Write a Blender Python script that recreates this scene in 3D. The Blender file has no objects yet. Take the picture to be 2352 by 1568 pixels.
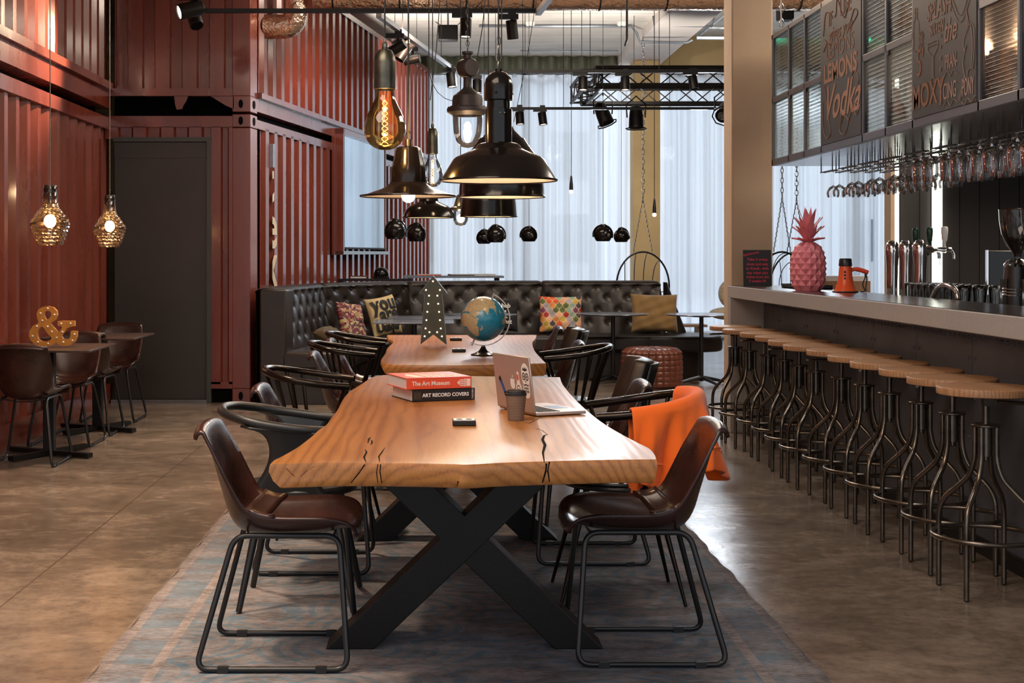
import bpy, math, random
from mathutils import Vector, Matrix
random.seed(7)
PI = math.pi
SC = bpy.context.scene
COL = SC.collection
F = 3200.0; CX = 1010.0; CY = 585.0; EYE = 1.33

def W(px, py, d):
    return Vector(((px-CX)*d/F, d, EYE-(py-CY)*d/F))
def onz(px, py, z):
    return W(px, py, (EYE-z)*F/(py-CY))

# ------------------------------------------------------------ materials
def new_mat(name):
    m = bpy.data.materials.new(name); m.use_nodes = True
    nt = m.node_tree; nt.nodes.clear()
    out = nt.nodes.new('ShaderNodeOutputMaterial')
    return m, nt, out
def N(nt, typ, **kw):
    n = nt.nodes.new(typ)
    for k, v in kw.items():
        if k.startswith('i_'): n.inputs[k[2:].replace('_', ' ')].default_value = v
        elif k.startswith('n_'): n.inputs[int(k[2:])].default_value = v
        else: setattr(n, k, v)
    return n
def L(nt, a, b): nt.links.new(a, b)
def ramp(nt, fac, stops):
    r = nt.nodes.new('ShaderNodeValToRGB'); e = r.color_ramp.elements
    while len(e) < len(stops): e.new(0.5)
    for k, (p, c) in enumerate(stops):
        e[k].position = p; e[k].color = (c[0], c[1], c[2], 1)
    L(nt, fac, r.inputs[0]); return r.outputs[0]
def coords(nt, scale=(1, 1, 1), rot=(0, 0, 0), kind='Object'):
    t = nt.nodes.new('ShaderNodeTexCoord'); mp = nt.nodes.new('ShaderNodeMapping')
    mp.inputs['Scale'].default_value = scale; mp.inputs['Rotation'].default_value = rot
    L(nt, t.outputs[kind], mp.inputs[0]); return mp.outputs[0]
def noise(nt, vec, s, detail=4, rough=.5, dist=0):
    n = N(nt, 'ShaderNodeTexNoise'); n.inputs['Scale'].default_value = s
    n.inputs['Detail'].default_value = detail; n.inputs['Roughness'].default_value = rough
    n.inputs['Distortion'].default_value = dist
    L(nt, vec, n.inputs['Vector']); return n.outputs[0]
def bump(nt, h, strength, dist=.01):
    b = N(nt, 'ShaderNodeBump'); b.inputs['Strength'].default_value = strength
    b.inputs['Distance'].default_value = dist; L(nt, h, b.inputs['Height']); return b.outputs[0]
def mixc(nt, f, a, b, blend='MIX'):
    m = nt.nodes.new('ShaderNodeMix'); m.data_type = 'RGBA'; m.blend_type = blend
    for inp, v in ((m.inputs[0], f), (m.inputs[6], a), (m.inputs[7], b)):
        if hasattr(v, 'links') or hasattr(v, 'is_linked'): L(nt, v, inp)
        elif isinstance(v, (int, float)): inp.default_value = v
        else: inp.default_value = (v[0], v[1], v[2], 1)
    return m.outputs[2]
def math_(nt, op, a, b=0.0, c=None):
    m = nt.nodes.new('ShaderNodeMath'); m.operation = op
    for i, v in enumerate((a, b, c)):
        if v is None: continue
        if isinstance(v, (int, float)): m.inputs[i].default_value = v
        else: L(nt, v, m.inputs[i])
    return m.outputs[0]
def mat(name, col, rough=.5, metal=0., vary=0., vs=6., bmp=0., bs=80., coat=0., spec=.5, sheen=0., rv=0.):
    m, nt, out = new_mat(name)
    p = N(nt, 'ShaderNodeBsdfPrincipled')
    p.inputs['Base Color'].default_value = (*col, 1)
    p.inputs['Roughness'].default_value = rough
    p.inputs['Metallic'].default_value = metal
    p.inputs['Specular IOR Level'].default_value = spec
    p.inputs['Coat Weight'].default_value = coat
    p.inputs['Sheen Weight'].default_value = sheen
    v = coords(nt)
    if vary or rv:
        n = noise(nt, v, vs, 5, .6)
        if vary:
            L(nt, ramp(nt, n, [(.3, [c*(1-vary) for c in col]), (.7, [min(1, c*(1+vary)) for c in col])]), p.inputs['Base Color'])
        if rv:
            L(nt, math_(nt, 'MULTIPLY_ADD', n, rv, rough-rv*.5), p.inputs['Roughness'])
    if bmp:
        L(nt, bump(nt, noise(nt, v, bs, 3, .6), bmp, .004), p.inputs['Normal'])
    L(nt, p.outputs[0], out.inputs[0])
    return m
def emit(name, col, s):
    m, nt, out = new_mat(name)
    e = N(nt, 'ShaderNodeEmission'); e.inputs[0].default_value = (*col, 1); e.inputs[1].default_value = s
    L(nt, e.outputs[0], out.inputs[0]); return m
def thin_glass(name, tint=(1, 1, 1), refl=1.0, rough=.02, ribs=None, haze=0.):
    m, nt, out = new_mat(name)
    t = N(nt, 'ShaderNodeBsdfTransparent'); t.inputs[0].default_value = (*tint, 1)
    g = N(nt, 'ShaderNodeBsdfGlossy'); g.inputs['Roughness'].default_value = rough
    lw = N(nt, 'ShaderNodeLayerWeight'); lw.inputs[0].default_value = .35
    f = math_(nt, 'MULTIPLY', lw.outputs['Fresnel'], refl)
    f = math_(nt, 'MINIMUM', f, .95)
    if ribs:
        v = coords(nt)
        w = N(nt, 'ShaderNodeTexWave'); w.bands_direction = ribs[0]; w.inputs['Scale'].default_value = ribs[1]
        L(nt, v, w.inputs[0])
        b = bump(nt, w.outputs['Fac'], 1., ribs[2]); L(nt, b, g.inputs['Normal']); L(nt, b, lw.inputs['Normal'])
    mx = N(nt, 'ShaderNodeMixShader'); L(nt, f, mx.inputs[0]); L(nt, t.outputs[0], mx.inputs[1]); L(nt, g.outputs[0], mx.inputs[2])
    last = mx.outputs[0]
    if haze:
        d = N(nt, 'ShaderNodeBsdfTranslucent'); d.inputs[0].default_value = (*tint, 1)
        m2 = N(nt, 'ShaderNodeMixShader'); m2.inputs[0].default_value = haze
        L(nt, last, m2.inputs[1]); L(nt, d.outputs[0], m2.inputs[2]); last = m2.outputs[0]
    L(nt, last, out.inputs[0]); return m

MT = {}
def cont_mat():
    m, nt, out = new_mat('container_red_paint')
    p = N(nt, 'ShaderNodeBsdfPrincipled')
    v = coords(nt, (1, 1, .25))
    n1 = noise(nt, v, 2.5, 6, .6); n2 = noise(nt, coords(nt, (1, 1, .6)), 30, 6, .7)
    c = ramp(nt, n1, [(.25, (.13, .026, .016)), (.55, (.20, .041, .024)), (.8, (.235, .056, .033))])
    w = ramp(nt, n2, [(.68, (0, 0, 0)), (.74, (1, 1, 1))])
    c = mixc(nt, w, c, (.33, .15, .10))
    L(nt, c, p.inputs['Base Color'])
    L(nt, math_(nt, 'MULTIPLY_ADD', n1, .3, .13), p.inputs['Roughness'])
    L(nt, bump(nt, n1, .25, .02), p.inputs['Normal']); p.inputs['Coat Weight'].default_value = .6; p.inputs['Coat Roughness'].default_value = .10
    L(nt, p.outputs[0], out.inputs[0]); return m
MT['red'] = cont_mat()
def floor_mat():
    m, nt, out = new_mat('polished_concrete')
    p = N(nt, 'ShaderNodeBsdfPrincipled')
    v = coords(nt, (.8, 1.2, 1))
    n1 = noise(nt, v, .9, 9, .68, .5); n2 = noise(nt, coords(nt), 14, 8, .7); n3 = noise(nt, coords(nt, (1, 1.3, 1)), 2.2, 12, .76, .35)
    c = ramp(nt, n1, [(.3, (.095, .070, .053)), (.5, (.165, .122, .09)), (.72, (.26, .20, .15))])
    c = mixc(nt, .6, c, ramp(nt, n3, [(.36, (.040, .032, .027)), (.5, (.135, .106, .086)), (.64, (.33, .262, .215))]), 'MIX')
    c = mixc(nt, .25, c, ramp(nt, n2, [(.35, (.06, .045, .035)), (.6, (.32, .24, .17))]), 'MIX')
    # saw cut joints
    s = nt.nodes.new('ShaderNodeSeparateXYZ'); L(nt, coords(nt), s.inputs[0])
    j = math_(nt, 'ABSOLUTE', math_(nt, 'SUBTRACT', s.outputs[0], -1.66))
    wob = math_(nt, 'MULTIPLY_ADD', n3, .006, .0)
    jj = math_(nt, 'LESS_THAN', j, wob)
    c = mixc(nt, math_(nt, 'MULTIPLY', jj, .75), c, (.05, .03, .022))
    L(nt, c, p.inputs['Base Color'])
    L(nt, math_(nt, 'MULTIPLY_ADD', n3, .26, .05), p.inputs['Roughness'])
    L(nt, bump(nt, n3, .12, .01), p.inputs['Normal'])
    L(nt, p.outputs[0], out.inputs[0]); return m
MT['floor'] = floor_mat()
def wood_mat(name, a, b, c_, scale=1., rough=.33, rings=True):
    m, nt, out = new_mat(name)
    p = N(nt, 'ShaderNodeBsdfPrincipled')
    v = coords(nt, (1.6*scale, .16*scale, 1.0*scale))
    n1 = noise(nt, v, 3., 6, .55, 1.2)
    w = N(nt, 'ShaderNodeTexWave', wave_type='RINGS' if rings else 'BANDS', rings_direction='Y') if rings else N(nt, 'ShaderNodeTexWave', wave_type='BANDS', bands_direction='X')
    w.inputs['Scale'].default_value = 9.; w.inputs['Distortion'].default_value = 5.5
    w.inputs['Detail'].default_value = 4; w.inputs['Detail Scale'].default_value = 1.1
    L(nt, v, w.inputs[0])
    c = ramp(nt, n1, [(.3, a), (.55, b), (.75, c_)])
    fine = noise(nt, coords(nt, (60*scale, 1.5*scale, 30*scale)), 4., 4, .6)
    g = ramp(nt, w.outputs['Fac'], [(.0, [x*.62 for x in a]), (.25, b), (1., c_)])
    c = mixc(nt, .45, c, g)
    c = mixc(nt, .18, c, ramp(nt, fine, [(.35, [x*.5 for x in a]), (.6, c_)]))
    L(nt, c, p.inputs['Base Color'])
    p.inputs['Roughness'].default_value = rough
    L(nt, bump(nt, w.outputs['Fac'], .12, .002), p.inputs['Normal'])
    L(nt, p.outputs[0], out.inputs[0]); return m
MT['oak'] = wood_mat('oiled_oak', (.28, .10, .024), (.39, .15, .036), (.50, .22, .062))
MT['oak_seat'] = wood_mat('seat_oak', (.26, .12, .05), (.36, .18, .085), (.46, .26, .13), 1.6, .5, False)
MT['steel_black'] = mat('black_powder_coat', (.012, .012, .013), .32, .0, spec=.5, rv=.1)
MT['leg_black'] = mat('matt_black_steel', (.006, .005, .0045), .45, 0, .3, 4, .1, spec=.32)
MT['tube'] = mat('dark_lacquered_tube', (.022, .016, .012), .2, .75, .2, 8)
MT['gun'] = mat('gunmetal_tube', (.15, .125, .10), .27, .9, .35, 9, .05, 60, rv=.15)
MT['gun2'] = mat('worn_bright_steel', (.3, .28, .25), .3, .9, .3, 20)
def leather(name, a, b, rough=.27):
    m, nt, out = new_mat(name)
    p = N(nt, 'ShaderNodeBsdfPrincipled')
    v = coords(nt)
    n1 = noise(nt, v, 7, 6, .6); n2 = noise(nt, v, 190, 3, .6)
    c = ramp(nt, n1, [(.3, a), (.7, b)])
    L(nt, c, p.inputs['Base Color'])
    L(nt, math_(nt, 'MULTIPLY_ADD', n1, .22, rough-.1), p.inputs['Roughness'])
    L(nt, bump(nt, n2, .12, .001), p.inputs['Normal'])
    L(nt, p.outputs[0], out.inputs[0]); return m
MT['leather'] = leather('brown_saddle_leather', (.014, .006, .005), (.046, .015, .012), .27)
MT['leather_seam'] = leather('seam_leather', (.018, .009, .007), (.045, .018, .013), .2)
MT['sofa'] = leather('sofa_leather', (.014, .0095, .0075), (.027, .018, .0135), .38)
MT['pouf'] = leather('pouf_leather', (.09, .025, .014), (.17, .052, .03), .33)
MT['plastic'] = mat('dark_grey_plastic', (.013, .0135, .0145), .36, 0, .1, 6, .05, 200)
MT['white'] = mat('white_enamel', (.85, .8, .72), .35)
MT['enamel'] = mat('black_enamel', (.007, .0055, .005), .16, 0, .3, 5, spec=.4, rv=.06)
MT['iron'] = mat('cast_iron', (.075, .062, .058), .5, .6, .3, 10, .25, 120)
MT['pewter'] = mat('patinated_socket_metal', (.10, .095, .075), .33, .85, .5, 14, .05, 60, rv=.2)
MT['chrome'] = mat('chrome', (.75, .72, .7), .07, 1.)
MT['steel'] = mat('brushed_steel', (.36, .36, .37), .2, .9, .1, 30)
MT['alu'] = mat('silver_aluminium', (.55, .47, .43), .38, .55, .04, 3)
MT['black'] = mat('flat_black', (.01, .01, .01), .6)
MT['dark'] = mat('void_black', (.004, .004, .004), .9, spec=.1)
MT['wire'] = mat('black_cable', (.006, .006, .006), .5)
MT['silvertrack'] = mat('silver_track', (.42, .44, .46), .35, .7)
def concrete(name, a, b, planks=False):
    m, nt, out = new_mat(name)
    p = N(nt, 'ShaderNodeBsdfPrincipled')
    v = coords(nt)
    n1 = noise(nt, v, 1.6, 7, .6); n2 = noise(nt, v, 35, 6, .7)
    c = ramp(nt, n1, [(.3, a), (.7, b)])
    c = mixc(nt, ramp(nt, n2, [(.66, (0, 0, 0)), (.8, (.5, .5, .5))]), c, [x*.55 for x in a])
    if planks:
        s = nt.nodes.new('ShaderNodeSeparateXYZ'); L(nt, v, s.inputs[0])
        f = math_(nt, 'FRACT', math_(nt, 'MULTIPLY', s.outputs[1], 1/.6))
        c = mixc(nt, math_(nt, 'MULTIPLY', math_(nt, 'LESS_THAN', f, .03), .8), c, [x*.45 for x in a])
    L(nt, c, p.inputs['Base Color']); p.inputs['Roughness'].default_value = .8
    L(nt, bump(nt, n2, .2, .003), p.inputs['Normal'])
    L(nt, p.outputs[0], out.inputs[0]); return m
MT['ceil'] = concrete('board_marked_ceiling', (.68, .64, .58), (.82, .78, .71), True)
MT['beam'] = concrete('beam_concrete', (.66, .60, .56), (.78, .73, .69))
MT['pillar'] = concrete('pillar_concrete', (.47, .34, .235), (.57, .43, .30))
MT['ochre'] = concrete('ochre_plaster', (.56, .40, .19), (.66, .48, .24))
MT['darkwall'] = mat('dark_panelling', (.016, .013, .012), .55, 0, .2, 2)
MT['door'] = mat('dark_door_leaf', (.045, .044, .040), .42, .1, .15, 1.2, .03, 40)
MT['doorframe'] = mat('door_frame_grey', (.06, .065, .06), .4, .2)
def curtain_mat():
    m, nt, out = new_mat('sheer_curtain')
    tr = N(nt, 'ShaderNodeBsdfTransparent'); tr.inputs[0].default_value = (.9, .94, 1, 1)
    tl = N(nt, 'ShaderNodeBsdfTranslucent'); tl.inputs[0].default_value = (.86, .89, .93, 1)
    df = N(nt, 'ShaderNodeBsdfDiffuse'); df.inputs[0].default_value = (.8, .8, .8, 1)
    w = noise(nt, coords(nt, (1, 1, .02)), 9, 4, .7)
    a = N(nt, 'ShaderNodeMixShader'); a.inputs[0].default_value = .3
    L(nt, tl.outputs[0], a.inputs[1]); L(nt, df.outputs[0], a.inputs[2])
    b = N(nt, 'ShaderNodeMixShader'); L(nt, math_(nt, 'MULTIPLY_ADD', w, .4, .64), b.inputs[0])
    L(nt, tr.outputs[0], b.inputs[1]); L(nt, a.outputs[0], b.inputs[2])
    L(nt, b.outputs[0], out.inputs[0]); return m
MT['curtain'] = curtain_mat()
MT['glass'] = thin_glass('clear_glass', (.96, .97, .97), 1.0)
MT['amber'] = thin_glass('amber_bulb_glass', (.99, .74, .38), 1.5, .04)
MT['smoke'] = thin_glass('smoked_cut_glass', (.55, .36, .22), 2.0, .06, None, .03)
MT['window'] = thin_glass('window_glass', (.93, .96, .97), .6)
def reeded(name, tint, white, sc):
    m, nt, out = new_mat(name)
    v = coords(nt); w_ = N(nt, 'ShaderNodeTexWave'); w_.bands_direction = 'Z'; w_.inputs['Scale'].default_value = sc; L(nt, v, w_.inputs[0])
    t = N(nt, 'ShaderNodeBsdfTransparent'); t.inputs[0].default_value = (*tint, 1)
    r = N(nt, 'ShaderNodeBsdfRefraction'); r.inputs[0].default_value = (*tint, 1); r.inputs['Roughness'].default_value = .22; r.inputs['IOR'].default_value = 1.08
    d = N(nt, 'ShaderNodeBsdfTranslucent'); d.inputs[0].default_value = (*tint, 1)
    g = N(nt, 'ShaderNodeBsdfGlossy'); g.inputs['Roughness'].default_value = .18
    L(nt, bump(nt, w_.outputs['Fac'], .9, .01), g.inputs['Normal'])
    a = N(nt, 'ShaderNodeMixShader'); L(nt, math_(nt, 'MULTIPLY_ADD', w_.outputs['Fac'], .5, .25), a.inputs[0]); L(nt, t.outputs[0], a.inputs[1]); L(nt, r.outputs[0], a.inputs[2])
    b = N(nt, 'ShaderNodeMixShader'); b.inputs[0].default_value = white; L(nt, a.outputs[0], b.inputs[1]); L(nt, d.outputs[0], b.inputs[2])
    c = N(nt, 'ShaderNodeMixShader'); L(nt, math_(nt, 'MULTIPLY_ADD', w_.outputs['Fac'], .12, .05), c.inputs[0]); L(nt, b.outputs[0], c.inputs[1]); L(nt, g.outputs[0], c.inputs[2])
    L(nt, c.outputs[0], out.inputs[0]); return m
MT['ribbed'] = reeded('reeded_glass', (.86, .9, .9), .15, 13)
MT['mesh_glass'] = reeded('wired_glass', (.85, .8, .75), .12, 16)
MT['mirror'] = mat('mirror_pane', (.55, .66, .74), .03, 1.)
MT['fil'] = emit('hot_filament', (1, .47, .13), 7)
MT['lamp'] = emit('lamp_glow', (1, .72, .42), 40)
MT['spotglow'] = emit('spot_lens_glow', (1, .78, .6), 9)
MT['led'] = emit('led_strip_glow', (.97, 1, .86), 5.0)
MT['ledbulb'] = emit('marquee_bulb_glow', (1, .80, .58), 1.7)
MT['chalk'] = mat('chalk_copper', (.36, .19, .12), .8)
MT['chalk2'] = mat('chalk_pale', (.50, .36, .31), .8)
MT['chalkboard'] = mat('chalkboard_black', (.030, .031, .033), .5, 0, .2, 3)
MT['frame_grey'] = mat('cabinet_frame_steel', (.17, .185, .21), .35, .7, .05, 4)
MT['panel'] = mat('riveted_steel', (.105, .112, .135), .42, .25, .25, 3, .06, 30)
MT['stone'] = mat('textured_grey_edge', (.40, .365, .34), .45, 0, .06, 60, .6, 260)
MT['stone_top'] = mat('dark_bar_top', (.035, .028, .026), .22, 0, .15, 30)
MT['pink'] = mat('pink_resin', (.80, .24, .27), .5)
MT['pinkdark'] = mat('leaf_tip_grey', (.16, .05, .06), .5)
MT['orange'] = mat('orange_plastic', (.85, .10, .02), .3)
MT['sweat'] = mat('orange_cotton', (.95, .15, .005), .85, 0, .08, 3, .3, 300, sheen=.3)
MT['yellow'] = mat('mustard_marquee_paint', (.62, .25, .03), .42, 0, .1, 5)
MT['green'] = mat('marquee_dark_green', (.06, .066, .042), .5, 0, .2, 8, .05)
MT['paper'] = mat('book_pages', (.72, .68, .66), .8, 0, .06, 60)
MT['bookred'] = mat('book_orange_red', (.78, .085, .03), .35)
MT['bookblk'] = mat('book_black', (.012, .011, .011), .3)
MT['ink'] = mat('pale_print', (.85, .72, .62), .5)
MT['inkw'] = mat('white_print', (.85, .83, .8), .5)
MT['inkp'] = mat('pink_chalk', (.85, .06, .12), .6)
MT['blueprint'] = mat('blue_sticker', (.03, .12, .45), .4)
MT['cup'] = mat('ribbed_cardboard', (.19, .125, .085), .8, 0, .1, 30)
MT['cream'] = mat('cream_lettering_paint', (.72, .58, .38), .5)
MT['rubber'] = mat('black_rubber', (.012, .012, .012), .6)
MT['foil'] = mat('duct_foil', (.72, .50, .36), .22, .95, .15, 6, .9, 16)
for n_ in MT['foil'].node_tree.nodes:
    if n_.bl_idname == 'ShaderNodeBump': n_.inputs['Distance'].default_value = .03
MT['fabric_olive'] = mat('olive_corduroy', (.10, .065, .03), .9, 0, .15, 20, .4, 150, sheen=.2)
MT['fabric_must'] = mat('mustard_velvet', (.22, .125, .035), .8, 0, .12, 8, .3, 200, sheen=.4)
MT['fabric_cream'] = mat('cream_cotton', (.68, .52, .27), .85, 0, .08, 10, .2, 200)
MT['fabric_blk'] = mat('black_cotton', (.016, .014, .014), .85, 0, .1, 10, .2, 200)
MT['fur'] = mat('cream_sheepskin', (.75, .66, .5), .95, 0, .3, 25, 1., 60)
MT['tabtop'] = mat('grey_laminate_top', (.2, .22, .26), .2, .35, 0)
MT['lefttop'] = mat('brown_laminate_top', (.07, .045, .035), .3, .1)
MT['bean'] = mat('coffee_beans', (.03, .013, .007), .45, 0, .5, 60, 1., 90)
MT['bottle_am'] = mat('amber_liquor', (.5, .17, .03), .15)
MT['bottle_gr'] = mat('green_bottle', (.02, .16, .08), .15)
MT['bottle_cl'] = mat('pale_bottle', (.65, .6, .5), .15)
MT['bottle_rd'] = mat('red_bottle', (.4, .05, .03), .2)
MT['tapgreen'] = mat('green_tap_handle', (.01, .05, .03), .25)
MT['facade'] = mat('exterior_render', (.62, .62, .64), .8)
MT['cloth_olive'] = mat('olive_blind', (.16, .17, .12), .7, 0, .1, 3)

# ------------------------------------------------------------ mesh builder
def catmull(pts, k=6, closed=False):
    P = [Vector(p) for p in pts]; n = len(P); out = []
    rng = range(n if closed else n-1)
    for i in rng:
        p0 = P[(i-1) % n] if closed or i > 0 else P[0]*2-P[1]
        p1 = P[i]; p2 = P[(i+1) % n]
        p3 = P[(i+2) % n] if closed or i+2 < n else P[-1]*2-P[-2]
        for j in range(k):
            t = j/k
            out.append(.5*((2*p1)+(p2-p0)*t+(2*p0-5*p1+4*p2-p3)*t*t+(3*p1-p0-3*p2+p3)*t**3))
    if not closed: out.append(P[-1].copy())
    return out
def fillet(pts, r, k=5, closed=False):
    P = [Vector(p) for p in pts]; n = len(P); out = []
    for i in range(n):
        if not closed and i in (0, n-1): out.append(P[i]); continue
        a = P[i-1]-P[i]; b = P[(i+1) % n]-P[i]
        ra = min(r, a.length*.45); rb = min(r, b.length*.45); rr = min(ra, rb)
        a.normalize(); b.normalize()
        s = P[i]+a*rr; e = P[i]+b*rr
        for j in range(k+1):
            t = j/k; out.append((1-t)**2*s+2*t*(1-t)*P[i]+t*t*e)
    return out
class MB:
    def __init__(s): s.v = []; s.f = []; s.m = []; s.mi = 0; s.T = Matrix.Identity(4)
    def add(s, vs, fs):
        b = len(s.v)
        s.v += [s.T @ Vector(p) for p in vs]
        s.f += [[i+b for i in f] for f in fs]; s.m += [s.mi]*len(fs)
        return s
    def box(s, c, sz, R=None):
        h = [x/2 for x in sz]; c = Vector(c)
        vs = []
        for x in (-1, 1):
            for y in (-1, 1):
                for z in (-1, 1):
                    p = Vector((x*h[0], y*h[1], z*h[2]))
                    if R is not None: p = R @ p
                    vs.append(c+p)
        return s.add(vs, [(0, 1, 3, 2), (4, 6, 7, 5), (0, 4, 5, 1), (2, 3, 7, 6), (0, 2, 6, 4), (1, 5, 7, 3)])
    def bx(s, x0, x1, y0, y1, z0, z1):
        return s.box(((x0+x1)/2, (y0+y1)/2, (z0+z1)/2), (abs(x1-x0), abs(y1-y0), abs(z1-z0)))
    def tube(s, pts, r, n=10, closed=False, cap=True):
        P = [Vector(p) for p in pts]; m = len(P)
        rs = r if isinstance(r, (list, tuple)) else [r]*m
        T = []
        for i in range(m):
            a = P[(i-1) % m] if closed or i > 0 else P[i]; b = P[(i+1) % m] if closed or i < m-1 else P[i]
            t = (b-a); T.append(t.normalized() if t.length > 1e-9 else Vector((0, 0, 1)))
        u = T[0].orthogonal().normalized(); vs = []
        for i in range(m):
            if i: 
                q = T[i-1].rotation_difference(T[i]); u = q @ u
            u = (u-T[i]*u.dot(T[i])).normalized(); w = T[i].cross(u)
            for j in range(n):
                a = 2*PI*j/n; vs.append(P[i]+(u*math.cos(a)+w*math.sin(a))*rs[i])
        fs = []
        for i in range(m if closed else m-1):
            i2 = (i+1) % m
            for j in range(n):
                j2 = (j+1) % n; fs.append((i*n+j, i*n+j2, i2*n+j2, i2*n+j))
        if cap and not closed:
            fs.append(list(range(n))[::-1]); fs.append([(m-1)*n+j for j in range(n)])
        return s.add(vs, fs)
    def lathe(s, prof, n=28, c=(0, 0, 0), M=None):
        vs = []; fs = []; c = Vector(c); k = len(prof)
        for (r, z) in prof:
            for j in range(n):
                a = 2*PI*j/n; p = Vector((max(r, 1e-4)*math.cos(a), max(r, 1e-4)*math.sin(a), z))
                if M is not None: p = M @ p
                vs.append(c+p)
        for i in range(k-1):
            for j in range(n):
                j2 = (j+1) % n; fs.append((i*n+j, i*n+j2, (i+1)*n+j2, (i+1)*n+j))
        return s.add(vs, fs)
    def cyl(s, c, r, h, n=24, r2=None, M=None):
        r2 = r if r2 is None else r2
        return s.lathe([(0, 0), (r, 0), (r2, h), (0, h)], n, c, M)
    def sphere(s, c, r, n=20, k=12, sz=(1, 1, 1)):
        vs = []; fs = []; c = Vector(c)
        for i in range(k+1):
            t = PI*i/k
            for j in range(n):
                a = 2*PI*j/n
                vs.append(c+Vector((r*max(math.sin(t), 1e-4)*math.cos(a)*sz[0], r*max(math.sin(t), 1e-4)*math.sin(a)*sz[1], r*math.cos(t)*sz[2])))
        for i in range(k):
            for j in range(n):
                j2 = (j+1) % n; fs.append((i*n+j, (i+1)*n+j, (i+1)*n+j2, i*n+j2))
        return s.add(vs, fs)
    def prism(s, poly, z0, z1):
        n = len(poly)
        vs = [Vector((p[0], p[1], z0)) for p in poly]+[Vector((p[0], p[1], z1)) for p in poly]
        fs = [list(range(n))[::-1], [n+i for i in range(n)]]+[(i, (i+1) % n, n+(i+1) % n, n+i) for i in range(n)]
        return s.add(vs, fs)
    def prism_xz(s, poly, y0, y1):
        n = len(poly)
        vs = [Vector((p[0], y0, p[1])) for p in poly]+[Vector((p[0], y1, p[1])) for p in poly]
        fs = [list(range(n)), [n+i for i in range(n)][::-1]]+[((i+1) % n, i, n+i, n+(i+1) % n) for i in range(n)]
        return s.add(vs, fs)
    def grid(s, fn, nu, nv, flip=False):
        vs = [fn(i/nu, j/nv) for i in range(nu+1) for j in range(nv+1)]
        fs = []
        for i in range(nu):
            for j in range(nv):
                a = i*(nv+1)+j; q = (a, a+nv+1, a+nv+2, a+1); fs.append(q[::-1] if flip else q)
        return s.add(vs, fs)
    def mesh(s, me, M):
        return s.add([M @ v.co for v in me.vertices], [list(p.vertices) for p in me.polygons])
    def build(s, name, mt, parent=None, loc=None, rz=None, smooth=True, bevel=0, ang=38, solid=0, sub=0, label=None):
        me = bpy.data.meshes.new(name); me.from_pydata([tuple(v) for v in s.v], [], s.f); me.validate()
        mts = mt if isinstance(mt, (list, tuple)) else [mt]
        for m_ in mts: me.materials.append(MT[m_] if isinstance(m_, str) else m_)
        if len(mts) > 1 and len(me.polygons) == len(s.m): me.polygons.foreach_set('material_index', s.m)
        if smooth:
            me.polygons.foreach_set('use_smooth', [True]*len(me.polygons)); me.set_sharp_from_angle(angle=math.radians(ang))
        me.update()
        o = bpy.data.objects.new(name, me); COL.objects.link(o)
        if parent is not None: o.parent = parent
        if loc is not None: o.location = loc
        if rz is not None: o.rotation_euler = (0, 0, rz)
        if solid:
            md = o.modifiers.new('thickness', 'SOLIDIFY'); md.thickness = solid; md.offset = 0
        if bevel:
            md = o.modifiers.new('edge', 'BEVEL'); md.width = bevel; md.segments = 2; md.limit_method = 'ANGLE'; md.angle_limit = math.radians(35)
        if sub:
            md = o.modifiers.new('sub', 'SUBSURF'); md.levels = sub; md.render_levels = sub
        if label: o['label'] = label
        return o
def tag(o, label, cat, group=None):
    o['label'] = label; o['category'] = cat
    if group: o['group'] = group
    return o
def thing(name, label, cat, loc=(0, 0, 0), rz=0, group=None):
    o = bpy.data.objects.new(name, None); COL.objects.link(o)
    o.empty_display_size = .1; o.location = loc; o.rotation_euler = (0, 0, rz)
    return tag(o, label, cat, group)
def struct(o): o['kind'] = 'structure'; return o
KIDS = {}
def dup(root, label, loc=None, rz=None, group=None):
    def cp(o, par):
        c = o.copy(); COL.objects.link(c)
        if par is not None: c.parent = par
        for ch in [x for x in bpy.data.objects if x.parent == o]: pend.append((ch, c))
        return c
    pend = []
    r = cp(root, None)
    while pend:
        a, b = pend.pop(); cp(a, b)
    if loc is not None: r.location = loc
    if rz is not None: r.rotation_euler = (0, 0, rz)
    r['label'] = label
    if group: r['group'] = group
    return r
TXT = {}
def text(body, size=1., ext=.002, align='CENTER', bold=0., res=3, shear=0.):
    k = (body, size, ext, align, bold, shear)
    if k not in TXT:
        cu = bpy.data.curves.new('lettering', 'FONT'); cu.body = body; cu.size = size; cu.extrude = ext
        cu.align_x = align; cu.align_y = 'CENTER'; cu.offset = bold; cu.resolution_u = res; cu.shear = shear
        ob = bpy.data.objects.new('lettering', cu)
        me = bpy.data.meshes.new_from_object(ob)
        bpy.data.objects.remove(ob); bpy.data.curves.remove(cu); TXT[k] = me
    return TXT[k]
def FR(o, x, z):
    """matrix whose x,y axes are given world directions, at o"""
    x = Vector(x).normalized(); y = Vector(z).normalized(); n = x.cross(y)
    m = Matrix.Identity(4)
    for i in range(3): m[i][0] = x[i]; m[i][1] = y[i]; m[i][2] = n[i]; m[i][3] = o[i]
    return m
def rotz(a): return Matrix.Rotation(a, 4, 'Z')
def Rx(a): return Matrix.Rotation(a, 3, 'X')
def Ry(a): return Matrix.Rotation(a, 3, 'Y')
def Rz(a): return Matrix.Rotation(a, 3, 'Z')
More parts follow.
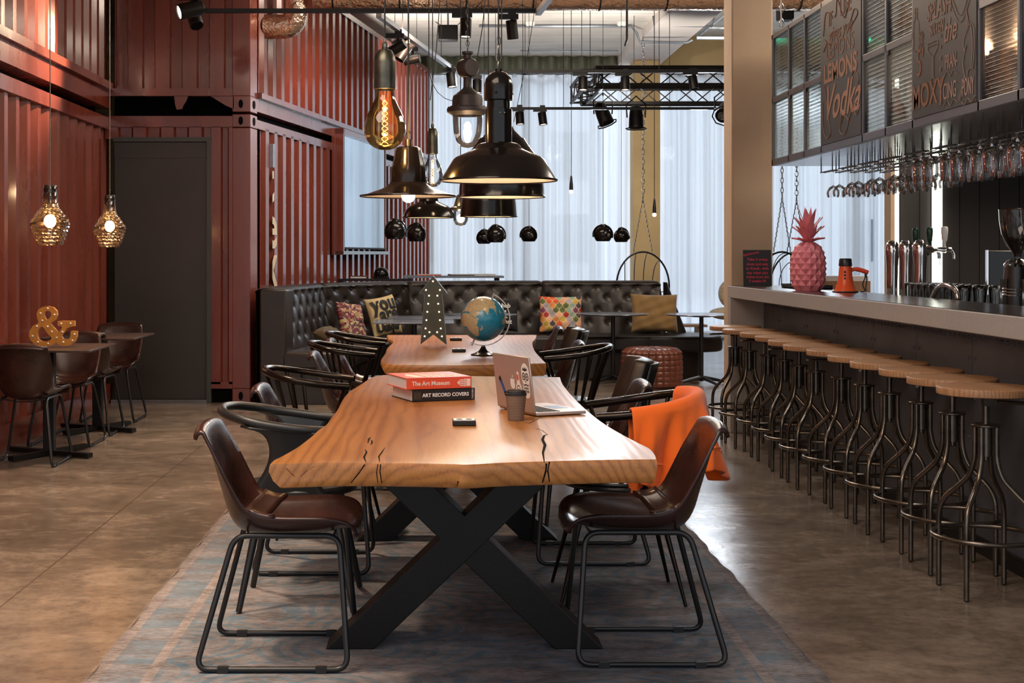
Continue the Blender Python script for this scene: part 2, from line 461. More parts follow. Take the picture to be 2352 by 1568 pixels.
# ------------------------------------------------------------ room shell
b = MB(); b.bx(-5.6, 8.2, -1.5, 22.3, -.1, 0); struct(b.build('floor', 'floor', smooth=False))
b = MB(); b.bx(-5.6, 2.85, -1.5, 22.3, 4.45, 4.6); struct(b.build('ceiling', 'ceil', smooth=False))
b = MB(); b.bx(3.40, 8.2, -1.5, 22.3, 4.78, 4.9); b.bx(2.80, 3.46, 10.0, 22.3, 4.9, 5.0)
struct(b.build('ceiling_right', 'ceil', smooth=False))
b = MB(); b.bx(2.80, 3.45, -1.5, 22.0, 4.31, 4.9); struct(b.build('ceiling_beam', 'beam', smooth=False))
b = MB(); b.bx(-5.7, -5.6, -1.5, 22.3, 0, 4.6); struct(b.build('wall_left', 'beam', smooth=False))
b = MB(); b.bx(8.2, 8.3, -1.5, 22.3, 0, 4.9); struct(b.build('wall_right', 'darkwall', smooth=False))
# far window wall: solid parts
b = MB(); b.bx(3.45, 8.2, 22.0, 22.3, 4.30, 4.9); b.bx(-5.6, -.35, 22.0, 22.3, 0, 4.6)
struct(b.build('wall_back', 'ochre', smooth=False))
b = MB(); n = 60
def corrz(i, n_, x0, x1, z0, z1, y, amp):
    return
b.grid(lambda u, v: Vector((-.35+u*3.15, 21.9+.06*math.sin(u*3.15/.24*2*PI), 4.18+v*.27)), 160, 1)
struct(b.build('trim_1', 'cloth_olive', solid=.01))
for i, (xa, xb) in enumerate([(-.35, 1.35), (1.35, 2.98), (3.40, 5.0), (5.0, 6.6), (6.6, 8.2)]):
    b = MB()
    for (a0, a1, z0, z1) in ((xa, xa+.05, 0, 4.2), (xb-.05, xb, 0, 4.2), (xa, xb, 4.14, 4.2), (xa, xb, 0, .12)):
        b.bx(a0, a1, 22.05, 22.13, z0, z1)
    f = struct(b.build('window_%d' % (i+1), 'frame_grey', smooth=False))
    g = MB(); g.bx(xa+.05, xb-.05, 22.085, 22.09, .12, 4.14); g.build('pane', 'window', f, smooth=False)
b = MB(); b.bx(2.97, 3.38, 21.35, 21.75, 0, 4.31); b.build('concrete_column', 'ochre', smooth=False, bevel=.01)
bpy.data.objects['concrete_column']['kind'] = 'structure'
b = MB(); b.bx(2.213, 2.525, 10.56, 10.86, 0, 4.45)
o = struct(b.build('column', 'pillar', smooth=False, bevel=.012))
# exterior seen faintly through the sheers
b = MB(); b.bx(-25, 35, 22.35, 60, -.2, -.1); struct(b.build('exterior_pavement', 'facade', smooth=False))
for i, (x0, x1, y, h) in enumerate([(-14, 5.2, 44, 15), (6.5, 26, 50, 15)]):
    e = thing('apartment_building', ['pale block across the street seen through the curtains behind the sofa',
              'lower block across the street seen through the curtains beside the bar'][i], 'building', (x0, y, -.1))
    b = MB(); b.bx(0, x1-x0, 0, 8, 0, h); b.build('wall', 'facade', e, smooth=False)
    for r in range(2):
        for c in range(3, 9):
            b = MB(); b.bx(.7+c*2.4, 1.9+c*2.4, -.03, .02, 1.2+r*2.6, 2.7+r*2.6); b.build('window', 'tabtop', e, smooth=False)
# curtains
cur = [(-.2, 1.139), (1.14, 2.489), (2.49, 3.939), (3.94, 5.389), (5.39, 6.789), (6.79, 8.15)]
cl = ['white sheer curtain beside the red container end', 'white sheer curtain behind the middle of the sofa',
      'white sheer curtain in front of the ochre pillar strip', 'white sheer curtain behind the bar pillar',
      'white sheer curtain seen past the pink pineapple', 'white sheer curtain behind the dark bar wall']
random.seed(3)
for (xa, xb), lb in zip(cur, cl):
    ph = random.random()*6; fr = random.uniform(5.5, 7.5)
    def fn(u, v, xa=xa, xb=xb, ph=ph, fr=fr):
        x = xa+u*(xb-xa)
        y = 21.9+.05*math.sin(x*fr*2+ph+.15*math.sin(v*5))+.03*math.sin(x*fr*4.7+ph*2+v*.8)+.018*math.sin(x*61+ph)
        return Vector((x, y, .03+v*4.13))
    if xb > 2.9 and xa < 3.5:
        pass
    b = MB(); b.grid(fn, 110, 8)
    tag(b.build('sheer_curtain', 'curtain', ang=180), lb, 'curtain', 'sheer curtains along the far windows')

# ------------------------------------------------------------ shipping containers
def corr(b, p0, p1, z0, z1, nrm, depth=.04, w=(.078, .055, .078, .055), start=0):
    p0 = Vector((p0[0], p0[1], 0)); p1 = Vector((p1[0], p1[1], 0)); d = (p1-p0); Ln = d.length; d.normalize()
    nrm = Vector((nrm[0], nrm[1], 0)).normalized()
    s = -start; pts = []; st = 0
    off = [0, 0, -depth, -depth]
    while s < Ln:
        pts.append((s, off[st])); s += w[st]; st = (st+1) % 4
    pts = [(min(max(a, 0), Ln), o) for a, o in pts if a > -1e-6]+[(Ln, off[st])]
    vs = []; fs = []
    for i, (a, o) in enumerate(pts):
        q = p0+d*a+nrm*o
        vs += [Vector((q.x, q.y, z0)), Vector((q.x, q.y, z1))]
        if i: fs.append((2*i-2, 2*i, 2*i+1, 2*i-1))
    b.add(vs, fs)
def bar(b, p0, p1, z0, z1, nrm, o0, o1):
    p0 = Vector((p0[0], p0[1], 0)); p1 = Vector((p1[0], p1[1], 0)); n_ = Vector((nrm[0], nrm[1], 0)).normalized()
    q = [p0+n_*o0, p1+n_*o0, p1+n_*o1, p0+n_*o1]
    vs = [(v.x, v.y, z0) for v in q]+[(v.x, v.y, z1) for v in q]
    b.add(vs, [(0, 1, 2, 3), (4, 5, 6, 7), (0, 1, 5, 4), (1, 2, 6, 5), (2, 3, 7, 6), (3, 0, 4, 7)])
AX = -3.0
a0, a1 = (AX, 3.0), (AX, 12.62); AN = (1, 0)
c1 = thing('shipping_container', 'lower red shipping container forming the wall beside the ampersand table', 'shipping container', (0, 0, 0))
b = MB(); corr(b, a0, a1, .16, 2.47, AN, .045, start=.05); b.build('side_panel', 'red', c1, smooth=False)
b = MB(); bar(b, a0, a1, 0, .17, AN, -.2, .035); b.build('bottom_rail', 'red', c1, smooth=False)
b = MB(); bar(b, a0, a1, 2.455, 2.56, AN, -.2, .03); b.build('top_rail', 'red', c1, smooth=False)
b = MB(); b.bx(-5.4, -3.15, 3.0, 12.9, 2.5, 2.55); b.build('roof_panel', 'red', c1, smooth=False)
c2 = thing('shipping_container', 'upper red shipping container stacked over the ampersand table side', 'shipping container', (0, 0, 0))
b = MB(); corr(b, a0, a1, 2.85, 4.1, AN, .045, start=.12); b.build('side_panel', 'red', c2, smooth=False)
b = MB(); bar(b, a0, a1, 2.645, 2.80, AN, -.2, .03); bar(b, a0, a1, 2.80, 2.865, AN, -.2, .075); b.build('bottom_rail', 'red', c2, smooth=False)
b = MB(); bar(b, a0, a1, 2.56, 2.645, AN, -.35, -.12); b.build('gap_shadow_strip', 'dark', c2, smooth=False)  # black strip stands in for the shade between the stacked containers
b = MB(); b.bx(-5.4, -3.0, 3.0, 12.9, 4.06, 4.1); b.build('roof_panel', 'red', c2, smooth=False)

BY = 12.5; BX0 = -3.0; BX1 = -1.70; S0 = Vector((-1.70, 12.5)); SU = Vector((.184, 1.0)).normalized(); SN = Vector((SU.y, -SU.x))
def SP(t): q = S0+SU*t; return (q.x, q.y)
ST = 8.55
c3 = thing('shipping_container', 'lower red shipping container with the dark door and the side behind the sofa', 'shipping container', (0, 0, 0))
FN = (0, -1)
b = MB(); corr(b, SP(.21), SP(ST), .16, 2.50, SN, .034, (.098, .045, .088, .045), start=.03); b.build('side_panel', 'red', c3, smooth=False)
b = MB(); bar(b, SP(.2), SP(ST), 2.48, 2.56, SN, -.15, .0); b.build('top_rail', 'red', c3, smooth=False)
b = MB(); bar(b, SP(.2), SP(ST), 0, .17, SN, -.15, .0); b.build('bottom_rail', 'red', c3, smooth=False)
b = MB(); b.bx(BX0, -1.86, 12.5, 12.62, 2.475, 2.575); b.build('front_rail', 'red', c3, smooth=False)
b = MB(); corr(b, (BX0, 12.5), (-2.06, 12.5), 2.37, 2.48, FN, .03, (.11, .02, .10, .02)); b.build('door_header', 'red', c3, smooth=False)
b = MB(); corr(b, (-2.052, 12.5), (-1.86, 12.5), .17, 2.48, FN, .035, (.085, .015, .045, .015)); b.bx(-2.052, -1.86, 12.5, 12.6, .13, .19); b.build('front_panel', 'red', c3, smooth=False)
def post(z0, z1, par, nm='corner_post'):
    b = MB(); p = SP(.205); q = (p[0]-.16, p[1]+.03)
    b.prism([(-1.862, 12.5), (-1.70, 12.5), p, q, (-1.862, 12.66)], z0, z1); return b.build(nm, 'red', par, smooth=False, bevel=.006)
post(.13, 2.47, c3)
def casting(z0, z1, par):
    c = post(z0, z1, par, 'corner_casting'); c.scale = (1, 1, 1)
    zc = (z0+z1)/2
    b = MB()
    pts = [(.02*math.cos(a)*(1 if True else 1), .038*math.sin(a)) for a in [2*PI*i/16 for i in range(16)]]
    b.prism_xz([(-1.785+x, zc+z) for x, z in pts], 12.494, 12.502)
    m = SP(.105); T = FR((m[0]+SN.x*.003, m[1]+SN.y*.003, zc), (SU.x, SU.y, 0), (0, 0, 1))
    b.T = T; b.prism([(x*1.6, z) for x, z in pts], -.003, .002)
    b.build('casting_hole', 'dark', c, smooth=False)
casting(2.475, 2.592, c3); casting(0, .13, c3)
b = MB(); b.prism([(-3.0, 12.75), (-1.80, 12.75), (SP(ST-.1)[0]-.1, SP(ST-.1)[1]), (-3.0, 20.9)], 2.5, 2.55); b.build('roof_panel', 'red', c3, smooth=False)
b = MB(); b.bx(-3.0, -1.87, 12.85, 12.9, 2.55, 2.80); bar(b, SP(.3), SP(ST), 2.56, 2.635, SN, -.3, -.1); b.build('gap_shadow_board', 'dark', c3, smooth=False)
b = MB(); b.bx(-2.05, -1.87, 12.56, 12.7, 0, .13); b.build('sill_void', 'dark', c3, smooth=False)
c4 = thing('shipping_container', 'upper red shipping container above the dark door with torn lower flap', 'shipping container', (0, 0, 0))
b = MB(); corr(b, SP(.21), SP(ST), 2.80, 4.1, SN, .034, (.098, .045, .088, .045), start=.08); b.build('side_panel', 'red', c4, smooth=False)
b = MB(); bar(b, SP(.2), SP(ST), 2.635, 2.755, SN, -.15, .0); bar(b, SP(.2), SP(ST), 2.755, 2.805, SN, -.15, .045); b.build('bottom_rail', 'red', c4, smooth=False)
b = MB(); bar(b, SP(.2), SP(ST), 4.04, 4.1, SN, -.15, .02); b.build('top_rail', 'red', c4, smooth=False)
b = MB(); corr(b, (BX0, 12.5), (-1.86, 12.5), 2.82, 4.1, FN, .035, (.125, .012, .095, .012), .04); b.build('front_panel', 'red', c4, smooth=False)
b = MB(); b.bx(BX0, -1.86, 12.497, 12.6, 2.755, 2.823); b.build('front_rail', 'red', c4, smooth=False)
def fp(x, y): w = W(x, y, 12.5); return (w.x, w.z)
for q_ in ([(400, 221), (432, 221), (428, 232), (421, 243), (419, 250), (406, 252), (402, 240)], [(484, 221), (537, 221), (537, 250), (520, 243), (500, 231)]):
    b = MB(); b.prism_xz([fp(*p) for p in q_], 12.5, 12.504); b.build('torn_flap', 'red', c4, smooth=False)
post(2.755, 4.1, c4); casting(2.612, 2.757, c4)
b = MB(); b.prism([(-3.0, 12.7), (-1.80, 12.7), (SP(ST-.1)[0]-.1, SP(ST-.1)[1]), (-3.0, 20.9)], 4.06, 4.1); b.build('roof_panel', 'red', c4, smooth=False)
e1 = SP(ST)
b = MB(); b.bx(-3.0, e1[0], e1[1]-.04, e1[1], 0, 2.55); b.build('end_panel', 'red', c3, smooth=False)
b = MB(); b.bx(-3.0, e1[0], e1[1]-.04, e1[1], 2.64, 4.1); b.build('end_panel', 'red', c4, smooth=False)
# door
b = MB(); b.bx(-2.925, -2.095, 12.53, 12.58, .03, 2.34); dr = struct(b.build('door_1', 'door', smooth=False, bevel=.004))
b = MB(); b.bx(-2.09, -2.05, 12.49, 12.6, 0, 2.385); b.bx(-2.93, -2.05, 12.495, 12.56, 2.345, 2.385); b.build('door_frame', 'doorframe', dr, smooth=False)
b = MB(); b.bx(-2.925, -2.1, 12.522, 12.56, 2.2, 2.34); b.build('door_header_board', 'door', dr, smooth=False)
b = MB(); b.bx(-2.95, -2.09, 12.5, 12.6, 0, .03); b.build('threshold', 'steel', dr, smooth=False)
# lettering painted on the lower side
b = MB()
def on_side(t, z, off=.004): q = SP(t); return Vector((q[0]+SN.x*off, q[1]+SN.y*off, z))
import bmesh
for ch, z, tt in (('t', 2.02, .60), ('e', 1.585, .66), ('x', 1.225, .64)):
    bm = bmesh.new(); bm.from_mesh(text(ch, .60, .001, 'CENTER', .012)); bm.transform(FR(on_side(tt, z, .003), (SU.x, SU.y, 0), (0, 0, 1)))
    for t_, sg in ((.655, -1), (.80, 1)):      # only the outward flat of one rib carries the letters
        g_ = bm.verts[:]+bm.edges[:]+bm.faces[:]; q = on_side(t_, z)
        bmesh.ops.bisect_plane(bm, geom=g_, plane_co=q, plane_no=(SU.x*sg, SU.y*sg, 0), clear_outer=True)
    bm.verts.index_update(); b.add([v.co.copy() for v in bm.verts], [[v.index for v in f.verts] for f in bm.faces]); bm.free()
b.build('painted_letters', 'cream', c3, smooth=False, label='cream painted lettering')
b = MB(); b.T = FR(on_side(.62, 2.27), (SU.x, SU.y, 0), (0, 0, 1)); b.bx(-.05, .02, -.12, .1, 0, .03); b.build('document_holder', 'steel', c3, smooth=False, label='small dark document holder')
# projecting box window on the container side
Y0, Y1 = 15.32, 17.55
t0 = (Y0-12.5)/SU.y; t1 = (Y1-12.5)/SU.y
bw = thing('display_window', 'red framed box window with reflecting pane projecting from the container side', 'window box')
b = MB()
bar(b, SP(t0), SP(t0+.05), 1.33, 2.72, SN, 0, .125); bar(b, SP(t0-.03), SP(t0), 1.33, 2.72, SN, 0, .03); bar(b, SP(t1-.04), SP(t1), 1.33, 2.72, SN, 0, .10); bar(b, SP(t0), SP(t1), 2.66, 2.72, SN, 0, .125)
b.build('frame', 'red', bw, smooth=False)
b = MB(); bar(b, SP(t0+.05), SP(t1-.04), 1.40, 2.66, SN, .085, .09); b.build('mirror_pane', 'mirror', bw, smooth=False)
b = MB(); bar(b, SP(t0), SP(t1), 1.335, 1.372, SN, .0, .13); b.build('sill_bar', 'silvertrack', bw, smooth=False)
b = MB(); bar(b, SP(t0+.05), SP(t0+.10), 1.38, 2.66, SN, .06, .115); bar(b, SP(t0+.05), SP(t1-.04), 1.395, 1.415, SN, .08, .105)
b.build('rubber_edge', 'black', bw, smooth=False)

# ------------------------------------------------------------ ducts, ceiling fixtures
du = thing('foil_duct', 'foil wrapped ventilation duct running along under the ceiling', 'duct')
b = MB(); pts = [(-1.32+i*.14, 13.0, 3.78) for i in range(42)]
b.tube(pts[1:], [.17+.002*math.sin(i*1.7) for i in range(41)], 24); b.build('duct_pipe', 'foil', du)
for i in range(8): b = MB(); b.tube([(-1.0+i*.62, 13.0, 3.78), (-.985+i*.62, 13.0, 3.78)], .176, 24); b.build('duct_strap', 'black', du, smooth=False)
b = MB(); pts = fillet([(-1.34, 12.98, 3.95), (-1.34, 12.98, 3.455), (-1.64, 12.98, 3.455)], .22, 10)
b.tube(pts, .115, 22); de = b.build('duct_elbow', 'foil'); tag(de, 'foil wrapped duct elbow entering the red container wall', 'duct')
b = MB(); b.tube([(.33, 12.9, 3.9), (.30, 12.3, 4.4)], .06, 14); 
tag(b.build('flexible_duct', 'white'), 'short white flexible duct stub rising behind the black crossing track', 'duct')
cd = thing('conduit_run', 'thin grey conduit run clipped across the pale ceiling and beam', 'conduit')
def cpt(px, py, d): return W(px, py, d)
b = MB(); b.tube([cpt(1100, 60, 18.85), cpt(1450, 60, 18.85), cpt(1462, 75, 18.9), cpt(1470, 96, 18.9), cpt(1578, 98, 18.9), cpt(1590, 92, 18.9)], .018, 6)
b.build('conduit', 'frame_grey', cd)
b = MB(); b.tube([cpt(1195, 117, 20.9), cpt(1420, 117, 20.9)], .012, 6); b.build('conduit', 'frame_grey', cd)
b = MB(); b.tube([cpt(1500, 36, 18.2), cpt(1502, 58, 18.2), cpt(1636, 61, 18.2), cpt(1640, 38, 18.2)], .013, 6); b.build('conduit', 'frame_grey', cd)
b = MB(); b.tube([cpt(1440, -10, 11), cpt(1440, 90, 11), cpt(1436, 104, 11.2)], .009, 6); b.build('conduit', 'wire', cd)
b = MB(); b.tube([cpt(1600, 86, 19.6), cpt(1668, 87, 19.6)], .03, 6); b.tube([cpt(1605, 82, 20.), cpt(1668, 30, 17.5)], .02, 6); b.tube([cpt(1628, 63, 18.7), cpt(1668, 64.5, 18.7)], .02, 6)
b.build('conduit', 'silvertrack', cd)
for i, (x, y, lb) in enumerate([(1218, 53, 'round white smoke detector above the black dome lamps'), (1428, 53, 'round white smoke detector beside the ceiling beam')]):
    s = thing('smoke_detector', lb, 'smoke detector', (W(x, y, 18.7).x, 18.7, 4.45)); b = MB(); b.lathe([(0, -.05), (.045, -.05), (.065, -.03), (.068, 0)], 20); b.build('housing', 'white', s)
    b = MB(); b.lathe([(0, -.058), (.02, -.056), (.02, -.05)], 12); b.build('sensor_cap', 'frame_grey', s)
def speaker(px, py, d, w, h, zc, lb):
    s = thing('ceiling_speaker', lb, 'speaker', (W(px, py, d).x, d, W(px, py, d).z))
    b = MB(); b.box((0, 0, 0), (w, .18, h)); b.build('cabinet', 'black', s, bevel=.02)
    b = MB(); b.tube([(0, 0, h/2), (0, 0, zc-W(px, py, d).z)], .012, 8); b.box((0, 0, zc-W(px, py, d).z-.01), (.1, .1, .02)); b.build('bracket', 'silvertrack', s)
speaker(1029, 77, 17.6, .25, .20, 4.45, 'black box speaker hung under the pale ceiling left of the beam')
speaker(1803, 24, 13.5, .14, .20, 4.78, 'black box speaker over the bar cabinet')
b = MB(); b.box((W(1829, 17, 14).x, 14, W(1829, 17, 14).z), (.11, .11, .07)); b.tube([(W(1829, 17, 14).x, 14, W(1829, 17, 14).z), (W(1829, 17, 14).x, 14, 4.78)], .01, 6)
tag(b.build('sensor_box', 'pillar', bevel=.008), 'small pale sensor box above the bar cabinet', 'sensor')

# tracks
def track(name, lb, p0, p1, w, h, m, hang=True):
    t = thing(name, lb, 'lighting track'); p0 = Vector(p0); p1 = Vector(p1); d = (p1-p0).normalized(); n_ = Vector((-d.y, d.x, 0))
    b = MB(); vs = []
    for p in (p0, p1):
        for a, c in ((-1, -1), (1, -1), (1, 1), (-1, 1)): vs.append(p+n_*a*w/2+Vector((0, 0, c*h/2)))
    b.add(vs, [(0, 1, 2, 3), (4, 5, 6, 7), (0, 1, 5, 4), (1, 2, 6, 5), (2, 3, 7, 6), (3, 0, 4, 7)]); b.build('rail', m, t, smooth=False)
    Ln = (p1-p0).length
    for k in range(2):
        q = p0+d*Ln*(.25+.5*k); b = MB(); b.tube([q, (q.x, q.y, 4.45)], .0035, 6); b.build('suspension_wire', 'wire', t)
    return t
ZT = W(870, 25, 11).z
track('lighting_track', 'black lighting track crossing above the red container corner', (W(410, 25, 11).x, 11, ZT), (W(1232, 25, 11).x, 11, ZT), .045, .032, 'leg_black')
sd = W(870, 35, 11.2); se = W(1050, 166, 14.7)
track('lighting_track', 'silver lighting track running along the red container side', sd, se, .045, .04, 'silvertrack')
ra = W(1236, 30, 11); track('lighting_track', 'short silver track stub joining the black crossing track', ra, (ra.x+.05, 10.2, ra.z), .045, .04, 'silvertrack')
track('lighting_track', 'black lighting track along the top of the far curtains', (W(1052, 165, 15.2).x, 15.2, W(0, 165, 15.2).z), (W(1668, 160, 15.2).x, 15.2, W(0, 163, 15.2).z), .05, .035, 'leg_black')
track('lighting_track', 'low black lighting track hung in front of the curtains', (W(1172, 248, 16.5).x, 16.5, W(0, 249, 16.5).z), (W(1660, 251, 16.5).x, 16.5, W(0, 249, 16.5).z), .035, .03, 'leg_black')
def spot(loc, aim, lb, r=.045, ln=.14, on=True, power=0, size=60, col=(1, .75, .5)):
    loc = Vector(loc); aim = Vector(aim).normalized()
    s = thing('track_spotlight', lb, 'spotlight', loc, 0, 'spotlights on the tracks')
    q = aim.to_track_quat('-Z', 'Y').to_matrix().to_4x4()
    b = MB(); b.bx(-.11, .05, -.02, .02, .075, .115); b.bx(-.03, .03, -.022, .022, .115, .15); b.build('adaptor', 'leg_black', s, smooth=False)
    b = MB(); b.tube([(0, 0, .08), (0, 0, 0)], .012, 8); b.build('stem', 'leg_black', s)
    b = MB(); b.T = q; b.lathe([(0, ln*.45), (r*.9, ln*.45), (r, ln*.4), (r, -ln*.55), (r*.86, -ln*.55), (r*.8, -ln*.45)], 22); b.build('lamp_head', 'leg_black', s)
    b = MB(); b.T = q; b.lathe([(0, -ln*.49), (r*.86, -ln*.49)], 22); b.build('lens', 'spotglow' if on else 'dark', s)
    if power:
        l = bpy.data.lights.new('spot_beam', 'SPOT'); l.energy = power; l.spot_size = math.radians(size); l.spot_blend = .7; l.color = col; l.shadow_soft_size = .04
        o = bpy.data.objects.new('spot_beam', l); COL.objects.link(o); o.location = loc+aim*(ln*.62); o.rotation_euler = aim.to_track_quat('-Z', 'Y').to_euler()
dn = (0, 0, -1)
spot(W(440, 22, 10.95), (-.75, -.40, -.25), 'glowing spotlight at the left end of the black track', .062, .2, True, 300, 75)
spot(W(447, 42, 11.15), (.3, -.5, -.8), 'dark spotlight under the glowing one at the left track end', .055, .15, False)
for (x, y, d, on, lb, aim) in [
    (915, 108, 11.9, False, 'first dark spotlight on the silver track above the big amber bulb', (-.8, .3, -.45)),
    (928, 120, 12.3, False, 'second dark spotlight on the silver track above the big amber bulb', (-.5, -.2, -.8)),
    (948, 136, 12.9, False, 'third dark spotlight on the silver track, tilted to the wall', (-.9, .2, -.15)),
    (1037, 182, 14.3, True, 'lit spotlight at the far end of the silver track', (.1, -.1, -1)),
    (1070, 62, 11, True, 'lit spotlight on the black crossing track above the lantern', (-.05, -.1, -1)),
    (1176, 66, 11, False, 'unlit spotlight on the black crossing track right of the lantern cords', (.1, .1, -1)),
    (1096, 197, 15.2, True, 'lit spotlight half hidden behind the lantern', (0, -.1, -1)),
    (1339, 190, 15.2, True, 'lit spotlight left of the truss corner', (0, -.1, -1)),
    (1436, 190, 15.2, True, 'lit spotlight in front of the truss, right of its corner', (0, -.1, -1)),
    (1592, 188, 15.2, False, 'tilted spotlight in front of the truss near the bar pillar', (.15, -.15, -1)),
    (1194, 270, 16.5, True, 'left lit spotlight on the low track', (.05, -.1, -1)),
    (1246, 271, 16.5, True, 'right lit spotlight on the low track', (.12, -.1, -1))]:
    spot(W(x, y, d), aim, lb, .045 if d < 14 else .05, .15, on, 60 if (on and d < 12) else 0, 90)

# truss
def truss(name, lb, p0, p1, w=.2):
    t = thing('lighting_truss', lb, 'truss', (0, 0, 0), 0, 'black trusses of the lighting frame'); p0 = Vector(p0); p1 = Vector(p1); d = (p1-p0); Ln = d.length; d.normalize(); n_ = Vector((-d.y, d.x, 0)); up = Vector((0, 0, 1))
    cs = [n_*w/2+up*w/2, -n_*w/2+up*w/2, -n_*w/2-up*w/2, n_*w/2-up*w/2]
    for c in cs: b = MB(); b.tube([p0+c, p1+c], .022, 8); b.build('chord', 'leg_black', t)
    k = int(Ln/.24); b = MB()
    for s in range(4):
        A, B = cs[s], cs[(s+1) % 4]
        for i in range(k):
            q0 = p0+d*(i*Ln/k); q1 = p0+d*((i+1)*Ln/k)
            b.tube([q0+(A if i % 2 else B), q1+(B if i % 2 else A)], .008, 6)
        b.tube([p0+A, p0+B], .012, 6); b.tube([p1+A, p1+B], .012, 6)
    b.build('lattice', 'leg_black', t)
    for f_ in (.2, .8):
        q = p0+d*Ln*f_; b = MB(); b.tube([q+up*w/2, (q.x, q.y, 4.78 if q.x > 3.4 else 4.4)], .004, 6); b.build('hanging_wire', 'wire', t)
zt = 3.37
truss('a', 'near black truss of the lighting frame, just under the pale beam', (1.78, 16.0, zt), (5.2, 16.0, zt))
truss('b', 'far black truss of the lighting frame in front of the curtains', (1.82, 17.9, zt), (5.2, 17.9, zt))
truss('c', 'side black truss joining the near and far trusses at their left end', (1.78, 16.15, zt), (1.78, 17.8, zt))
def parcan(px, py, d, aim, lb):
    p = W(px, py, d); s = thing('stage_light', lb, 'stage light', p, 0, 'stage lights under the truss'); aim = Vector(aim).normalized(); q = aim.to_track_quat('-Z', 'Y').to_matrix().to_4x4()
    b = MB(); b.T = q; b.lathe([(0, .15), (.04, .148), (.07, .12), (.08, .06), (.088, -.02), (.092, -.13), (.086, -.13), (.075, -.05)], 24); b.build('can', 'leg_black', s)
    b = MB(); b.T = q; b.lathe([(0, -.09), (.083, -.09)], 24); b.build('lens', 'mesh_glass', s)
    b = MB(); b.T = q; b.tube([(.125*math.cos(2*PI*i/8), .125*math.sin(2*PI*i/8), -.135) for i in range(8)], .008, 6, True); b.build('filter_frame', 'leg_black', s)
    b = MB(); b.tube([(-.11, 0, 0), (-.12, 0, .16), (0, 0, .26), (.12, 0, .16), (.11, 0, 0)], .009, 6); b.tube([(0, 0, .26), (0, 0, 3.27-p.z)], .012, 6); b.build('yoke', 'leg_black', s)
parcan(1385, 262, 17.0, (.35, -.2, -.9), 'stage light tilted right, under the truss corner')
parcan(1461, 270, 17.0, (0, -.05, -1), 'upright stage light beside the swing chair chain')
parcan(1664, 255, 16.5, (-.3, -.8, -.5), 'stage light with visible lamps beside the bar pillar')
# side and back fill of the building: daylight comes through the far windows and the open front
# ------------------------------------------------------------ pendant lamps
def plight(loc, power, r=.03, col=(1, .66, .36)):
    l = bpy.data.lights.new('bulb_light', 'POINT'); l.energy = power; l.color = col; l.shadow_soft_size = r
    o = bpy.data.objects.new('bulb_light', l); COL.objects.link(o); o.location = loc; return o
def cord(t, z0, z1, dx=0, r=.0035, nm='cord'):
    b = MB(); b.tube([(0, 0, z0), (dx*.5, 0, (z0+z1)/2), (dx, 0, z1)], r, 6); return b.build(nm, 'wire', t)
def bulb_lamp(px, d, ycap0, ycap1, ybot, halfw, lb, gl, power):
    p = W(px, ybot, d); k = d/F; t = thing('filament_pendant', lb, 'pendant lamp', p, 0, 'giant bulb pendants')
    R = halfw*k; H = (ybot-ycap1)*k; C = (ycap1-ycap0)*k; cw = R*.535
    b = MB(); prof = [(0, 0), (R*.35, .02*H), (R*.72, .10*H), (R*.95, .24*H), (R, .36*H), (R*.96, .46*H), (R*.82, .60*H), (R*.62, .74*H), (R*.48, .86*H), (R*.42, 1.02*H)]
    b.lathe([tuple(v.xy) for v in catmull([(a, c, 0) for a, c in prof], 4)], 32); b.build('bulb_glass', gl, t, ang=180)
    b = MB(); b.lathe([(cw*.9, H-.002), (cw, H), (cw, H+C*.62), (cw*.92, H+C*.78), (cw*.6, H+C*.92), (cw*.28, H+C*.95), (cw*.28, H+C), (0, H+C)], 28); b.build('socket_cap', 'pewter', t)
    b = MB(); b.lathe([(cw*.25, H+C), (cw*.3, H+C+.012), (cw*.12, H+C+.02), (cw*.12, H+C+.035), (0, H+C+.036)], 14); b.build('cord_grip', 'gun2', t)
    b = MB()
    for ph in (0, PI): b.tube([(R*.15*math.cos(ph+a*.36)*(1-.25*a/75), R*.15*math.sin(ph+a*.36)*(1-.25*a/75), H*(.10+.72*a/75)) for a in range(76)], R*.015, 5)
    b.build('filament', 'fil', t)
    b = MB(); b.lathe([(0, .84*H), (R*.05, .84*H), (R*.12, .98*H), (0, .98*H)], 12); b.build('glass_stem', 'glass', t)
    cord(t, H+C, 4.45-p.z)
    plight(p+Vector((0, 0, H*.45)), power, .010)
    return t
bulb_lamp(884, 5.6, 108, 205, 345, 48, 'giant amber glass bulb with grey metal socket over the near table', 'amber', 10)
bulb_lamp(993.5, 9.6, 290, 353, 430, 24, 'clear teardrop bulb with small brown socket behind the flat black shade', 'glass', 10)

